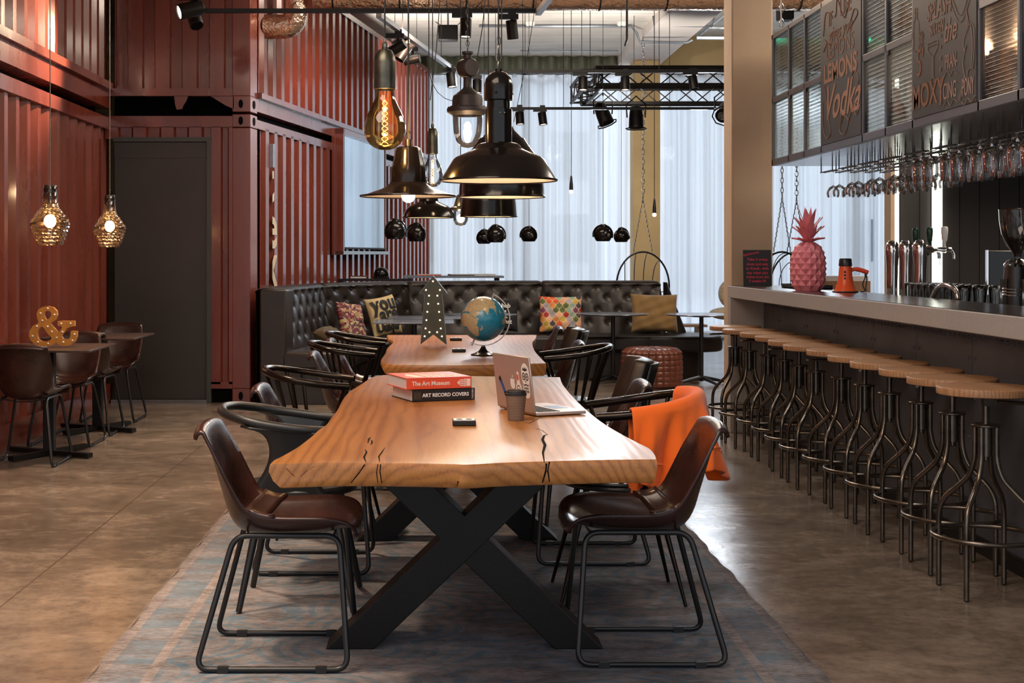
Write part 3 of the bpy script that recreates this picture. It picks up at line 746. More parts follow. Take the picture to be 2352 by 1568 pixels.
def shade_lamp(px, d, rim, prof, lb, power, bulb_z=None, glow=False, chain_top=None, r_rim=None, inner=None):
    """prof: list of (half width px, y px) from rim upward; scaled at depth d"""
    k = d/F; p = W(px, rim, d); t = thing('enamel_pendant', lb, 'pendant lamp', p, 0, 'black enamel factory pendants')
    pr = [(w*k, (rim-y)*k) for w, y in prof]
    b = MB(); out = [(r, z) for r, z in pr]; b.lathe(out, 48); b.build('shade', 'enamel', t)
    b = MB(); ins = [(max(r-.004, .001), z-.003 if i else z) for i, (r, z) in enumerate(pr[:inner or len(pr)])]
    ins.append((.001, ins[-1][1])); b.lathe(ins[::-1], 48); b.build('white_inside', 'white', t)
    b = MB(); R = pr[0][0]; b.tube([(R*math.cos(2*PI*i/48), R*math.sin(2*PI*i/48), 0) for i in range(48)], .0045, 6, True); b.build('rim', 'enamel', t)
    zt = pr[-1][1]; bz = .04 if bulb_z is None else bulb_z
    b = MB(); b.sphere((0, 0, bz), .028, 16, 10); b.build('bulb', 'lamp' , t)
    plight(p+Vector((0, 0, bz-.0)), power, .03)
    b = MB(); b.tube([(0, 0, bz), (0, 0, zt)], .015, 10); b.build('socket', 'pewter', t)
    cord(t, zt, 4.45-p.z)
    return t, zt
# flat wide shade with tall neck
t, z = shade_lamp(938, 5.8, 450, [(110, 450), (96, 446), (60, 433), (47, 425), (42, 419), (41, 386), (37, 378), (31, 348), (28, 340), (22, 337), (8, 336), (7, 322), (0, 320)], 'flat wide black enamel shade with stepped neck and visible glowing bulb', 10, -.0, inner=6)
b = MB(); b.tube([(.012*math.cos(a), 0, z+.012+.022*math.sin(a)) for a in [PI*2*i/14 for i in range(14)]], .002, 5, True); b.build('hook', 'steel_black', t)
shade_lamp(985, 9.0, 499, [(60, 499), (57, 490), (50, 478), (44, 473), (28, 466), (22, 462), (20, 452), (19, 440), (8, 438), (0, 430)], 'small low black enamel shade beneath the flat wide one', 9, inner=6)
t, z = shade_lamp(1145, 5.5, 414, [(134, 414), (130, 408), (104, 366), (98, 361), (62, 345), (54, 340), (48, 332), (40, 329), (31, 327), (31, 251), (27, 250), (26, 228)], 'largest black enamel bell shade, foremost over the near table', 15, .06, inner=8)
k_ = 5.5/F
b = MB(); b.lathe([(26*k_, (414-232)*k_), (33*k_, (414-230)*k_), (33*k_, (414-196)*k_), (29*k_, (414-180)*k_), (18*k_, (414-168)*k_), (8*k_, (414-164)*k_), (8*k_, (414-158)*k_), (0, (414-157)*k_)], 32)
for a in range(3): b.sphere((math.cos(a*2.1+.3)*33*k_, math.sin(a*2.1+.3)*33*k_, (414-215)*k_), .006, 8, 6)
b.build('neck_cap', 'enamel', t)
b = MB()
for a in range(2): b.sphere((.004+a*.017, -31.5*k_, (414-262)*k_), .004, 8, 6)
b.build('neck_screw', 'gun2', t)
def chain(b, x, y, z0, z1, ln=.03, w=.007, r=.0017):
    n_ = max(1, int((z1-z0)/(ln*.78)));
    for i in range(n_):
        zc = z0+(i+.5)*(z1-z0)/n_; pts = []
        for j in range(10):
            a = 2*PI*j/10; u = w*math.cos(a); v = ln*.5*math.sin(a)
            pts.append((x+(u if i % 2 else u*.25), y+(u*.25 if i % 2 else u), zc+v))
        b.tube(pts, r, 5, True)
b = MB(); chain(b, 0, 0, (414-160)*k_, (414-85)*k_, .035, .009, .002); b.build('chain', 'gun2', t)
shade_lamp(1152, 7.3, 452, [(100, 452), (98, 446), (97, 430), (94, 400), (92, 385), (84, 365), (70, 345), (56, 325), (52, 318), (48, 318), (30, 300), (16, 272), (0, 265)], 'deep domed black enamel shade directly behind the largest bell shade', 13, inner=8)
shade_lamp(1122, 9.6, 497, [(66, 497), (65, 490), (63, 465), (60, 440), (50, 420), (25, 405), (0, 400)], 'lowest deep black enamel shade behind the two bell shades', 8, inner=5)
# explosion proof lantern
k_ = 8.4/F; p = W(1074, 340, 8.4)
t = thing('industrial_lantern', 'cast metal industrial lantern with round junction box and clear glass dome', 'pendant lamp', p)
b = MB(); b.lathe([(0, 0), (14*k_, 3*k_), (26*k_, 16*k_), (32*k_, 36*k_), (34*k_, 55*k_), (34.5*k_, 76*k_)], 32); b.build('glass_dome', 'glass', t, ang=180)
b = MB(); b.lathe([(34*k_, 74*k_), (40*k_, 78*k_), (47*k_, 82*k_), (48*k_, 89*k_), (46*k_, 93*k_), (36*k_, 95*k_), (35*k_, 112*k_), (33*k_, 120*k_), (12*k_, 136*k_), (10*k_, 140*k_), (9.5*k_, 158*k_), (11*k_, 162*k_)], 36)
for a in range(12): b.cyl((43*k_*math.cos(a*PI/6), 43*k_*math.sin(a*PI/6), 92*k_), .006, .008, 6)
b.build('housing', 'iron', t)
b = MB(); b.T = Matrix.Translation((0, 0, 184*k_)) @ Matrix.Rotation(PI/2, 4, 'X') @ Matrix.Rotation(.6, 4, 'Y'); b.lathe([(0, -17*k_), (19*k_, -17*k_), (22*k_, -13*k_), (22*k_, 13*k_), (19*k_, 17*k_), (0, 17*k_)], 28)
b.T = Matrix.Identity(4); b.lathe([(9*k_, 204*k_), (10*k_, 214*k_), (13*k_, 216*k_), (13*k_, 221*k_), (0, 222*k_)], 20); b.build('junction_box', 'iron', t)
b = MB(); b.sphere((0, 0, 50*k_), 8*k_, 16, 10, (1, 1, 1.3)); b.build('bulb', 'lamp', t)
b = MB(); chain(b, 0, 0, 222*k_, 330*k_, .04, .01, .002); b.build('chain', 'gun', t)
cord(t, 222*k_, 4.45-p.z); plight(p+Vector((0, 0, 50*k_)), 9, .03)
# small bulkhead lamp
k_ = 9.9/F; p = W(1058, 519, 9.9)
t = thing('bulkhead_pendant', 'small brass collared lamp with clear glass jar low behind the black shades', 'pendant lamp', p)
b = MB(); b.lathe([(0, 0), (11*k_, 3*k_), (16*k_, 12*k_), (17*k_, 20*k_), (16*k_, 36*k_)], 24); b.build('glass_jar', 'glass', t, ang=180)
b = MB(); b.lathe([(15*k_, 34*k_), (24*k_, 38*k_), (24*k_, 42*k_), (16*k_, 46*k_), (9*k_, 70*k_), (4*k_, 74*k_), (0, 75*k_)], 24); b.build('collar', 'pewter', t)
b = MB(); b.sphere((0, 0, 19*k_), 8*k_, 14, 8); b.build('bulb', 'lamp', t); cord(t, 70*k_, 4.45-p.z); plight(p+Vector((0, 0, 19*k_)), 6, .02)
# loose extra cables
cbs = []
for (xa, ya, xb, yb, d) in ((1012, 0, 988, 230, 9), (1235, 0, 1180, 280, 12), (1118, -20, 1095, 140, 8.6), (1200, -20, 1198, 240, 12)):
    q0_ = W(xa, ya-60, d); q0_.z = max(q0_.z, 4.44); cbs.append(([q0_, W(xa, ya-20, d), W((xa+xb)/2+2, (ya+yb)/2, d), W(xb, yb, d)], .003))
cbs.append(([W(x, y, 9.3) for x, y in ((985, 165), (992, 190), (1005, 212), (1022, 226), (1040, 232))], .0025))
cbs.append(([W(x, y, 9.3) for x, y in ((1000, 50), (1020, 62), (1045, 63), (1070, 40), (1110, 0), (1120, -30))], .0025))
for (pts_, r_), lb in zip(cbs, ('slanting black cable left of the lantern', 'slanting black cable right of the largest bell shade', 'slanting black cable just right of the lantern chain', 'straight black cable behind the largest bell shade', 'black cable swinging in an arc left of the lantern', 'looping black cable beside the ceiling speaker')):
    b = MB(); b.tube(pts_, r_, 5); tag(b.build('power_cable', 'wire'), lb, 'cable', 'loose cables among the pendants')

# black ball pendants
def ball(px, py, rpx, d, lb, lit=False, yaw=0):
    p = W(px, py, d); r = rpx*d/F; t = thing('ball_pendant', lb, 'pendant lamp', p, yaw, 'black ball pendants')
    pr = [(r*math.sin(PI*i/16), r*math.cos(PI*i/16)) for i in range(0, 13)]
    b = MB(); b.lathe([(max(a, .001), c) for a, c in pr], 28); b.build('ball_shade', 'enamel', t)
    b = MB(); b.lathe([(.001, -r*.66), (r*.70, -r*.69)], 28); b.build('white_inside', 'ledbulb' if lit else 'white', t, label='glowing opening' if lit else 'white inside')
    b = MB(); b.lathe([(r*.3, r*.86), (r*.45, r*.9), (r*.42, r*1.06), (r*.25, r*1.18), (0, r*1.22)], 20)
    b.tube([(r*1.06*math.cos(a), -.02, r*1.06*math.sin(a)) for a in [PI*i/16-.35 for i in range(20)]], r*.09, 6)
    b.build('cap_hoop', 'enamel', t)
    b = MB(); b.sphere((r*.62, -r*.72, -.1*r), r*.22, 12, 8, (1, .5, 1.2)); b.build('side_eyelet', 'pewter', t)
    cord(t, r, 4.45-p.z, 0, .003)
ball(907, 531, 25, 13.8, 'left of the two black ball lamps over the tufted sofa corner', False, .5)
ball(957, 538, 23, 14.5, 'lit black ball lamp next to the red wall end', True, -.5)
ball(1112, 547, 18, 16.6, 'smaller black ball lamp peeking from behind the lit one above the globe', False, .3)
ball(1138, 541, 22, 15.0, 'lit black ball lamp above the globe', True, .4)
ball(1215, 541, 19, 16.0, 'single black ball lamp between the globe and the ochre pillar', False, -.4)
ball(1385, 539, 21, 15.3, 'larger of the black ball lamp pair before the ochre pillar', False, -.2)
ball(1427, 543, 18, 17.0, 'smaller of the black ball lamp pair before the ochre pillar', False, .5)
def drop(px, y0, yb, d, lb):
    p = W(px, yb, d); k = d/F; t = thing('bulb_drop', lb, 'pendant lamp', p, 0, 'tiny bulb drops before the curtains')
    b = MB(); b.sphere((0, 0, 5*k), 5*k, 12, 8); b.build('bulb', 'ledbulb', t)
    b = MB(); b.lathe([(4.5*k, 9*k), (4*k, 22*k), (2*k, 40*k), (0, 44*k)], 12); b.build('socket', 'steel_black', t); cord(t, 40*k, 4.3-p.z, 0, .004)
drop(1312, 400, 445, 16.8, 'tiny bulb on a long cord above the middle of the sofa'); drop(1503, 452, 498, 16.8, 'tiny bulb on a long cord beside the chain of the swing chair')

# cut glass lamps at the left
def cutlamp(px, y0, y1, hw, d, lb, power):
    k = d/F; p = W(px, y1, d); t = thing('cut_glass_pendant', lb, 'pendant lamp', p, 0, 'smoked cut glass pendants')
    H = (y1-y0)*k; R = hw*k
    pr = [(R*.60, 0), (R*.63, .01), (R*.82, H*.19), (R, H*.345), (R*.96, H*.39), (R*.60, H*.57), (R*.43, H*.63), (R*.38, H*.70), (R*.31, H)]
    pr2 = []
    for i in range(len(pr)-1):
        for j in range(5):
            q = j/5; pr2.append((pr[i][0]*(1-q)+pr[i+1][0]*q, pr[i][1]*(1-q)+pr[i+1][1]*q))
    pr2.append(pr[-1]); n_ = 36
    vs = []; fs = []
    for i, (r, z) in enumerate(pr2):
        for j in range(n_):
            a = 2*PI*(j+.5*(i % 2))/n_; rr = r*(1+(.05 if (i % 2) else -.02)*(1 if j % 2 else .4)); vs.append((rr*math.cos(a), rr*math.sin(a), z))
    for i in range(len(pr2)-1):
        for j in range(n_):
            j2 = (j+1) % n_; fs.append((i*n_+j, i*n_+j2, (i+1)*n_+j2, (i+1)*n_+j))
    b = MB(); b.add(vs, fs); b.build('glass_shade', 'smoke', t, smooth=False)
    b = MB(); b.lathe([(R*.345, H*.82), (R*.315, H*1.0), (0, H*1.003)], 24); b.build('top_cap', 'pewter', t)
    b = MB(); b.tube([(0, 0, H*.62), (0, 0, H)], R*.09, 10); b.build('socket', 'pewter', t)
    b = MB(); b.sphere((0, 0, H*.40), R*.30, 16, 10, (1, 1, 1.15)); b.build('bulb', 'lamp', t)
    b = MB(); b.tube([(0, 0, H), (0, 0, 4.45-p.z)], .004, 6); b.build('cord', 'gun2', t, label='pale cord')
    plight(p+Vector((0, 0, H*.40)), power, .04, (1, .6, .36))
cutlamp(115, 425, 563, 45.5, 9.25, 'larger smoked cut glass pendant over the ampersand table', 44)
cutlamp(252, 448, 567, 37.5, 10.5, 'smoked cut glass pendant nearer the dark door', 32)
# ------------------------------------------------------------ big tables
def outline(pxs, z):
    return [onz(x, y, z).xy for x, y in pxs]
RUGZ = .008
def live_table(lb, left, far, right, front, legsY, legX, cracks=False):
    z = .76
    zz = z
    pts = outline(left, z); cx0 = sum(p.x for p in pts)/len(pts)
    L_ = catmull([(p.x, p.y, 0) for p in outline(left, z)], 5)
    R_ = catmull([(p.x, p.y, 0) for p in outline(right, z)], 5)
    FRT = catmull([(p.x, p.y, 0) for p in outline(front, z)], 3)[1:-1]
    poly = L_+R_+FRT
    cx_ = sum(p.x for p in poly)/len(poly); cy_ = sum(p.y for p in poly)/len(poly)
    ymin = min(p.y for p in poly)
    t = thing('live_edge_table', lb, 'table', (cx_, cy_, RUGZ), 0, 'long oak slab tables')
    n = len(poly); rings = []
    random.seed(5)
    for (dz, inx, iny) in ((0, .008, .004), (-.006, .002, .001), (-.02, 0, 0), (-.045, .012, 0), (-.063, .03, .002), (-.066, .036, .006)):
        rr = []
        for p in poly:
            x = p.x-cx_; y = p.y-cy_
            sx = 1 if x > 0 else -1
            w_ = 1.0 if x < 0 else .35
            x2 = x-sx*inx*w_; y2 = y+(iny if p.y < ymin+.1 else 0)
            rr.append((x2, y2, z+dz-RUGZ))
        rings.append(rr)
    vs = [v for r in rings for v in r]; fs = [list(range(n))]
    for k in range(len(rings)-1):
        for i in range(n): fs.append((k*n+i, (k+1)*n+i, (k+1)*n+(i+1) % n, k*n+(i+1) % n))
    fs.append([(len(rings)-1)*n+i for i in range(n)][::-1])
    b = MB(); b.add(vs, fs); tp = b.build('tabletop', 'oak', t, ang=50)
    if cracks:
        def crack(pxs, w):
            b = MB()
            for i in range(len(pxs)-1):
                p = onz(*pxs[i], z); q = onz(*pxs[i+1], z); d = (q-p).normalized(); nn = Vector((-d.y, d.x, 0))
                w0 = w*(.3+.7*math.sin(PI*i/(len(pxs)-1))); w1 = w*(.3+.7*math.sin(PI*(i+1)/(len(pxs)-1))) if i < len(pxs)-2 else w*.3
                o = Vector((cx_, cy_, RUGZ-.0006)); b.add([p-nn*w0-o, p+nn*w0-o, q+nn*w1-o, q-nn*w1-o], [(0, 1, 2, 3)])
            b.build('drying_crack', 'dark', tp, smooth=False)
        crack([(841, 1062), (836, 1050), (842, 1038), (838, 1032)], .003); crack([(872, 1062), (870, 1048), (876, 1040), (884, 1028)], .0025)
        crack([(845, 1018), (847, 1008), (852, 1004)], .003); crack([(851, 1022), (855, 1016), (853, 1010)], .003)
        crack([(1250, 1060), (1247, 1040), (1252, 1022), (1246, 1010), (1250, 1000), (1258, 997)], .0048); crack([(1258, 998), (1245, 988), (1228, 984)], .0015)
        crack([(1203, 968), (1216, 972), (1235, 962), (1243, 960)], .0015)
        crack([(1066, 1014), (1086, 1011)], .001); crack([(1075, 905), (1074, 893)], .001)
        def fcrack(pts, w):
            b = MB()
            for i in range(len(pts)-1):
                (x0, y0), (x1, y1) = pts[i], pts[i+1]; d0 = ymin+.0
                P = W(x0, y0, d0); Q = W(x1, y1, d0); o = Vector((cx_, cy_-ymin+d0+.0007-(.0 if y0 < 1085 else 0), RUGZ))
                P = Vector((P.x, d0, P.z)); Q = Vector((Q.x, d0, Q.z))
                b.add([P-Vector((w, 0, 0))-o, P+Vector((w, 0, 0))-o, Q+Vector((w*.7, 0, 0))-o, Q-Vector((w*.7, 0, 0))-o], [(0, 1, 2, 3)])
            b.build('drying_crack', 'dark', tp, smooth=False)
        fcrack([(838, 1066), (826, 1084), (806, 1109)], .0022); fcrack([(868, 1066), (865, 1084), (868, 1109)], .0014); fcrack([(874, 1066), (873, 1084), (877, 1109)], .0017)
        fcrack([(1255, 1064), (1254, 1080), (1246, 1108)], .0028); fcrack([(1262, 1060), (1258, 1080), (1262, 1106)], .0022); fcrack([(658, 1075), (668, 1086), (678, 1094)], .0012); fcrack([(723, 1070), (706, 1080), (690, 1094)], .001)
    for y in legsY:
        b = MB(); hw = .0815; H = .694-RUGZ; xb = .385; x0 = legX-cx_
        for s in (-1, 1):
            b.prism_xz([(x0-s*xb-hw, 0), (x0-s*xb+hw, 0), (x0+s*xb*.86+hw, H), (x0+s*xb*.86-hw, H)], y-cy_-(.001 if s > 0 else 0), y-cy_+.13+(.001 if s > 0 else 0))
        b.build('cross_leg', 'leg_black', t, smooth=False, bevel=.003)
    b = MB(); b.bx(legX-cx_-.05, legX-cx_+.05, min(legsY)-cy_, max(legsY)-cy_, .62, .665); b.build('stretcher_beam', 'leg_black', t, smooth=False)
    return t
left1 = [(617, 1066), (622, 1058), (639, 1049), (673, 1030), (706, 1006), (725, 989), (747, 973), (761, 953.6), (773, 939), (783, 920), (797, 901), (826, 882), (852, 866), (878, 861)]
far1 = []
right1 = [(1287, 866), (1294, 883), (1314, 908), (1338, 932), (1366, 956), (1395, 977), (1433, 999), (1466, 1016), (1493, 1030), (1505, 1043), (1510, 1055)]
front1 = [(1510, 1055), (1400, 1056), (1318, 1058), (1175, 1062), (1080, 1067), (1040, 1066), (897, 1063), (754, 1062), (617, 1066)]
live_table('near long live edge oak table with art books and the open laptop', left1, far1, right1, front1, [4.67, 6.44], .083, True)
left2 = [(878, 836), (874, 825), (884, 810), (889, 797), (902, 784.5), (891, 777), (888, 769)]
right2 = [(1233, 769), (1231, 777), (1223.5, 787), (1228.6, 805), (1244, 823), (1255, 834)]
front2 = [(1255, 834), (1180, 836), (1050, 839), (950, 838), (878, 836)]
live_table('far live edge oak table holding the arrow sign and globe', left2, [], right2, front2, [7.95, 9.38], .1)

# rug
def rug_mat():
    m, nt, out = new_mat('faded_blue_rug'); p = N(nt, 'ShaderNodeBsdfPrincipled')
    v = coords(nt); s = nt.nodes.new('ShaderNodeSeparateXYZ'); L(nt, v, s.inputs[0])
    wv = noise(nt, coords(nt, (1., 3.2, 1)), 34, 6, .8); big = noise(nt, coords(nt, (1, 2.2, 1)), 4.5, 5, .7); n2 = noise(nt, coords(nt, (1, 1.8, 1)), 2.4, 5, .7, 1.0); n3 = noise(nt, coords(nt, (22, 60, 1)), 6, 3, .6)
    wave = N(nt, 'ShaderNodeTexVoronoi'); wave.inputs['Scale'].default_value = 2.2; L(nt, coords(nt, (1, 1.2, 1)), wave.inputs[0])
    rings = math_(nt, 'FRACT', math_(nt, 'MULTIPLY_ADD', wave.outputs['Distance'], 7.5, math_(nt, 'MULTIPLY', big, .5)))
    mixn = math_(nt, 'MULTIPLY_ADD', wv, .6, math_(nt, 'MULTIPLY', big, .4))
    base = ramp(nt, mixn, [(.36, (.085, .07, .066)), (.46, (.20, .172, .168)), (.56, (.335, .292, .287))])
    blue = ramp(nt, mixn, [(.38, (.022, .055, .085)), (.58, (.085, .20, .29))])
    f1 = ramp(nt, n2, [(.36, (0, 0, 0)), (.52, (1, 1, 1))])
    f2 = math_(nt, 'LESS_THAN', rings, .42)
    f3 = ramp(nt, wv, [(.44, (0, 0, 0)), (.54, (1, 1, 1))])
    ax = math_(nt, 'ABSOLUTE', math_(nt, 'SUBTRACT', s.outputs[0], .055))
    def band(a, c_): return math_(nt, 'MULTIPLY', math_(nt, 'GREATER_THAN', ax, a), math_(nt, 'LESS_THAN', ax, c_))
    bandv = math_(nt, 'MAXIMUM', band(.985, 1.115), math_(nt, 'MULTIPLY', math_(nt, 'MAXIMUM', band(.93, .95), band(.80, .815)), .8))
    big2 = ramp(nt, n2, [(.35, (.25, .25, .25)), (.6, (.85, .85, .85))])
    blk = math_(nt, 'MULTIPLY_ADD', math_(nt, 'GREATER_THAN', math_(nt, 'FRACT', math_(nt, 'MULTIPLY', s.outputs[1], 2.3)), .35), .35, .5)
    bandv = math_(nt, 'MULTIPLY', math_(nt, 'MULTIPLY', bandv, math_(nt, 'MULTIPLY', blk, big2)), ramp(nt, mixn, [(.42, (.12, .12, .12)), (.52, (1, 1, 1))]))
    inner = math_(nt, 'MULTIPLY', math_(nt, 'LESS_THAN', ax, .95), math_(nt, 'MULTIPLY', f1, math_(nt, 'MULTIPLY_ADD', f2, .5, .45)))
    fac = math_(nt, 'MAXIMUM', bandv, math_(nt, 'MULTIPLY', inner, f3))
    c = mixc(nt, fac, base, blue)
    L(nt, c, p.inputs['Base Color']); p.inputs['Roughness'].default_value = .95; p.inputs['Specular IOR Level'].default_value = .15
    L(nt, bump(nt, n3, .6, .004), p.inputs['Normal']); L(nt, p.outputs[0], out.inputs[0]); return m
MT['rug'] = rug_mat()
def rg(u, v):
    x = -1.10+2.31*u; y = 3.2+4.13*v
    w = .006*math.sin(y*9)+.004*math.sin(y*23)
    if u in (0, 1): x += w
    if v == 1: y += .006*math.sin(x*11)
    return Vector((x, y, .0075))
b = MB(); b.grid(rg, 24, 120, False)
rugo = b.build('rug', 'rug', solid=0); md = rugo.modifiers.new('thickness', 'SOLIDIFY'); md.thickness = .0065; md.offset = -1
tag(rugo, 'large faded blue and taupe patterned rug under the near oak table', 'rug')
b = MB(); random.seed(2)
for i in range(430):
    y = 3.3+i*.0093; 
    for (x, s) in ((-1.10, -1), (1.21, 1)): b.add([(x, y, .006), (x, y+.005, .006), (x+s*random.uniform(.012, .022), y+random.uniform(-.002, .006), .002)], [(0, 1, 2)])
b.build('fringe', 'rug', rugo, smooth=False)['kind'] = 'stuff'

# ------------------------------------------------------------ leather sled chair
def leather_chair(lb, loc, rz, grp):
    t = thing('leather_sled_chair', lb, 'chair', loc, rz, grp)
    # centre line and edge line, x forward, from back top to seat front
    cen = [(-.262, .742), (-.252, .762), (-.232, .768), (-.218, .745), (-.200, .655), (-.176, .56), (-.150, .470), (-.112, .424), (-.04, .408), (.06, .411), (.16, .420), (.235, .438), (.268, .437), (.276, .418)]
    edg = [(-.247, .730), (-.238, .748), (-.222, .752), (-.208, .732), (-.162, .650), (-.125, .580), (-.088, .520), (-.040, .492), (.03, .487), (.11, .488), (.18, .487), (.235, .475), (.262, .450), (.266, .425)]
    wid = [.165, .172, .176, .182, .195, .193, .186, .188, .2, .21, .213, .21, .198, .185]
    C = catmull([(a, 0, c) for a, c in cen], 3); E = catmull([(a, 0, c) for a, c in edg], 3); Wd = catmull([(a, 0, 0) for a in wid], 3)
    nu = len(C)-1; nv = 20
    def fn(u, v):
        i = round(u*nu); s = (v-.5)*2; q = abs(s)**2.6
        c = C[i]*(1-q)+E[i]*q
        return Vector((c.x, s*Wd[i].x, c.z))
    b = MB(); b.grid(fn, nu, nv); o = b.build('seat_shell', 'leather', t, ang=60, solid=.011)
    i0 = round(nu*.49); i1 = round(nu*.60)
    def fs_(u, v):
        i = u*(i1-i0)+i0; k = int(i); f = i-k; k2 = min(k+1, nu)
        s = (v-.5)*2.03; q = min(abs(s)**2.6, 1.05)
        c = (C[k]*(1-f)+C[k2]*f)*(1-q)+(E[k]*(1-f)+E[k2]*f)*q
        return Vector((c.x+.003, s*Wd[k].x, c.z+.0035))
    b = MB(); b.grid(fs_, 4, 20); b.build('seam_band', 'leather_seam', t, ang=60, solid=.015)
    for s in (-1, 1):
        y1 = s*.213; y0 = s*.145; zt = .420
        pts = fillet([(.245, y1, .0105), (.212, y0, zt), (-.125, y0, zt), (-.238, y1, .0105)], .045, 6, True)
        b = MB(); b.tube(pts, .0095, 10, True); b.build('sled_frame', 'steel_black', t)
        for x in (-.15, .16): b = MB(); b.box((x, y1, .010), (.035, .022, .020)); b.build('glide', 'rubber', t, smooth=False)
    b = MB(); b.tube([(.19, -.145, zt), (.19, -.05, .406), (.19, .05, .406), (.19, .145, zt)], .005, 6); b.tube([(-.1, -.145, zt), (-.1, -.05, .400), (-.1, .05, .400), (-.1, .145, zt)], .005, 6); b.build('crossbar', 'steel_black', t)
    return t
G1 = 'leather shell chairs around the long oak tables'
first = leather_chair('near brown leather shell chair facing right, before the big cross leg', (-.535, 4.62, RUGZ), 0, G1)
def LC(lb, x, y, rz, g=G1, z=RUGZ): return dup(first, lb, (x, y, z), rz, g)
LC('near brown leather shell chair facing left, in front of the orange sweater', .686, 4.675, PI)
LC('leather shell chair left of the near table between the smooth armchair and a spindle armchair', -.535, 5.95, 0)
LC('leather shell chair just behind the sweater armchair', .66, 6.13, PI)
LC('reddish leather shell chair at the near left corner of the far oak table', -.50, 8.08, 0, z=0)
LC('leather shell chair between the two farthest spindle armchairs', -.50, 9.35, 0, z=0)
LC('leather shell chair behind the spindle armchair right of the far oak table', .68, 9.1, PI, z=0)
LC('farthest leather shell chair right of the far oak table', .70, 10.9, PI, z=0)
G2 = 'leather shell chairs by the left container wall'
LC('leather shell chair with its back to us at the ampersand table', -2.63, 8.92, PI/2, G2, 0)
LC('leather shell chair behind the ampersand table facing us', -2.63, 9.85, -PI/2, G2, 0)
LC('leather shell chair with its back to us between the two wall tables', -2.63, 10.42, PI/2, G2, 0)
LC('leather shell chair beside the dark door facing us', -2.63, 11.25, -PI/2, G2, 0)

# ------------------------------------------------------------ spindle armchair
def ring_pts(zs=0):
    h = [(.10, .215, .712), (.0, .243, .722), (-.10, .25, .735), (-.20, .222, .752), (-.28, .14, .770), (-.315, .0, .778)]
    full = h+[(x, -y, z) for x, y, z in h[:-1][::-1]]
    return catmull([(x, y, z+zs) for x, y, z in full], 5)
def spindle_chair(lb, loc, rz, grp):
    t = thing('spindle_armchair', lb, 'chair', loc, rz, grp); RP = ring_pts()
    b = MB(); b.tube(RP, .0165, 12); b.build('arm_bow', 'tube', t)
    n_ = len(RP)
    for f_ in (.26, .34, .42, .5, .58, .66, .74):
        p = RP[int(f_*(n_-1))]; q = Vector((p.x*.55-.03, p.y*.78, .44)); b = MB(); b.tube([p, q], .0088, 8); b.build('spindle', 'tube', t)
    for s in (0, -1):
        p = RP[s]; b = MB(); b.tube([(p.x-.02, p.y, p.z), (p.x-.10, p.y*.86, .44)], .009, 8); b.build('front_post', 'tube', t)
    b = MB(); pts = [(.21*math.cos(a)*(1 if math.cos(a) > 0 else .95), .215*math.sin(a)) for a in [2*PI*i/32 for i in range(32)]]
    b.prism(pts, .43, .447); b.prism([(x*.96, y*.96) for x, y in pts], .447, .462); b.build('seat', 'plastic', t, bevel=.006)
    for sx in (-1, 1):
        for sy in (-1, 1): b = MB(); b.tube([(sx*.13, sy*.13, .43), (sx*.235, sy*.2, 0)], [.0135, .0065], 10); b.build('leg', 'tube', t)
    return t
G3 = 'spindle armchairs around the long oak tables'
sp = spindle_chair('spindle armchair on the left side at the end of the near table', (-.52, 6.65, RUGZ), 0, G3)
dup(sp, 'black spindle armchair with an orange sweater over its back', (.69, 5.435, RUGZ), PI)
dup(sp, 'first spindle armchair left of the far oak table', (-.50, 8.75, 0), 0)
dup(sp, 'farthest spindle armchair left of the far oak table, nearest the sofa', (-.48, 9.85, 0), 0)
dup(sp, 'spindle armchair at the near right corner of the far oak table', (.72, 8.45, 0), PI)

# ------------------------------------------------------------ smooth winged armchair
t = thing('wing_armchair', 'dark grey moulded armchair with thick round arm bow, left of the near table', 'chair', (-.53, 5.34, RUGZ))
RP = catmull([(x, y, z) for x, y, z in [(.14, .205, .672), (.03, .235, .680), (-.10, .238, .697), (-.20, .21, .715), (-.275, .13, .730), (-.30, 0, .737), (-.275, -.13, .730), (-.20, -.21, .715), (-.10, -.238, .697), (.03, -.235, .680), (.14, -.205, .672)]], 6)
b = MB(); b.tube(RP, .0175, 14); b.build('arm_bow', 'plastic', t)
for s in (-1, 1):
    prof_l = catmull([(-.20, 0, .695), (-.125, 0, .672), (-.095, 0, .62), (-.105, 0, .55), (-.15, 0, .475), (-.19, 0, .43)], 4)
    prof_r = catmull([(.12, 0, .668), (.075, 0, .64), (.06, 0, .59), (.065, 0, .53), (.09, 0, .47), (.12, 0, .43)], 4)
    m_ = len(prof_l)-1
    def fw(u, v, s=s):
        i = round(v*m_); a = prof_l[i]; c = prof_r[i]; x = a.x*(1-u)+c.x*u; z = a.z*(1-u)+c.z*u
        yy = .19+.045*((z-.43)/.25)
        return Vector((x, s*(yy+.006*math.sin(u*PI)), z))
    b = MB(); b.grid(fw, 8, m_); b.build('side_wing', 'plastic', t, solid=.016, ang=60)
b = MB(); pts = [(.215*math.cos(a), .21*math.sin(a)) for a in [2*PI*i/36 for i in range(36)]]
b.prism(pts, .425, .455); b.build('seat', 'plastic', t, bevel=.01)
for sx in (-1, 1):
    for sy in (-1, 1): b = MB(); b.tube([(sx*.13, sy*.14, .425), (sx*.212, sy*.2, .004)], [.0165, .0115], 12); b.build('leg', 'steel_black', t)

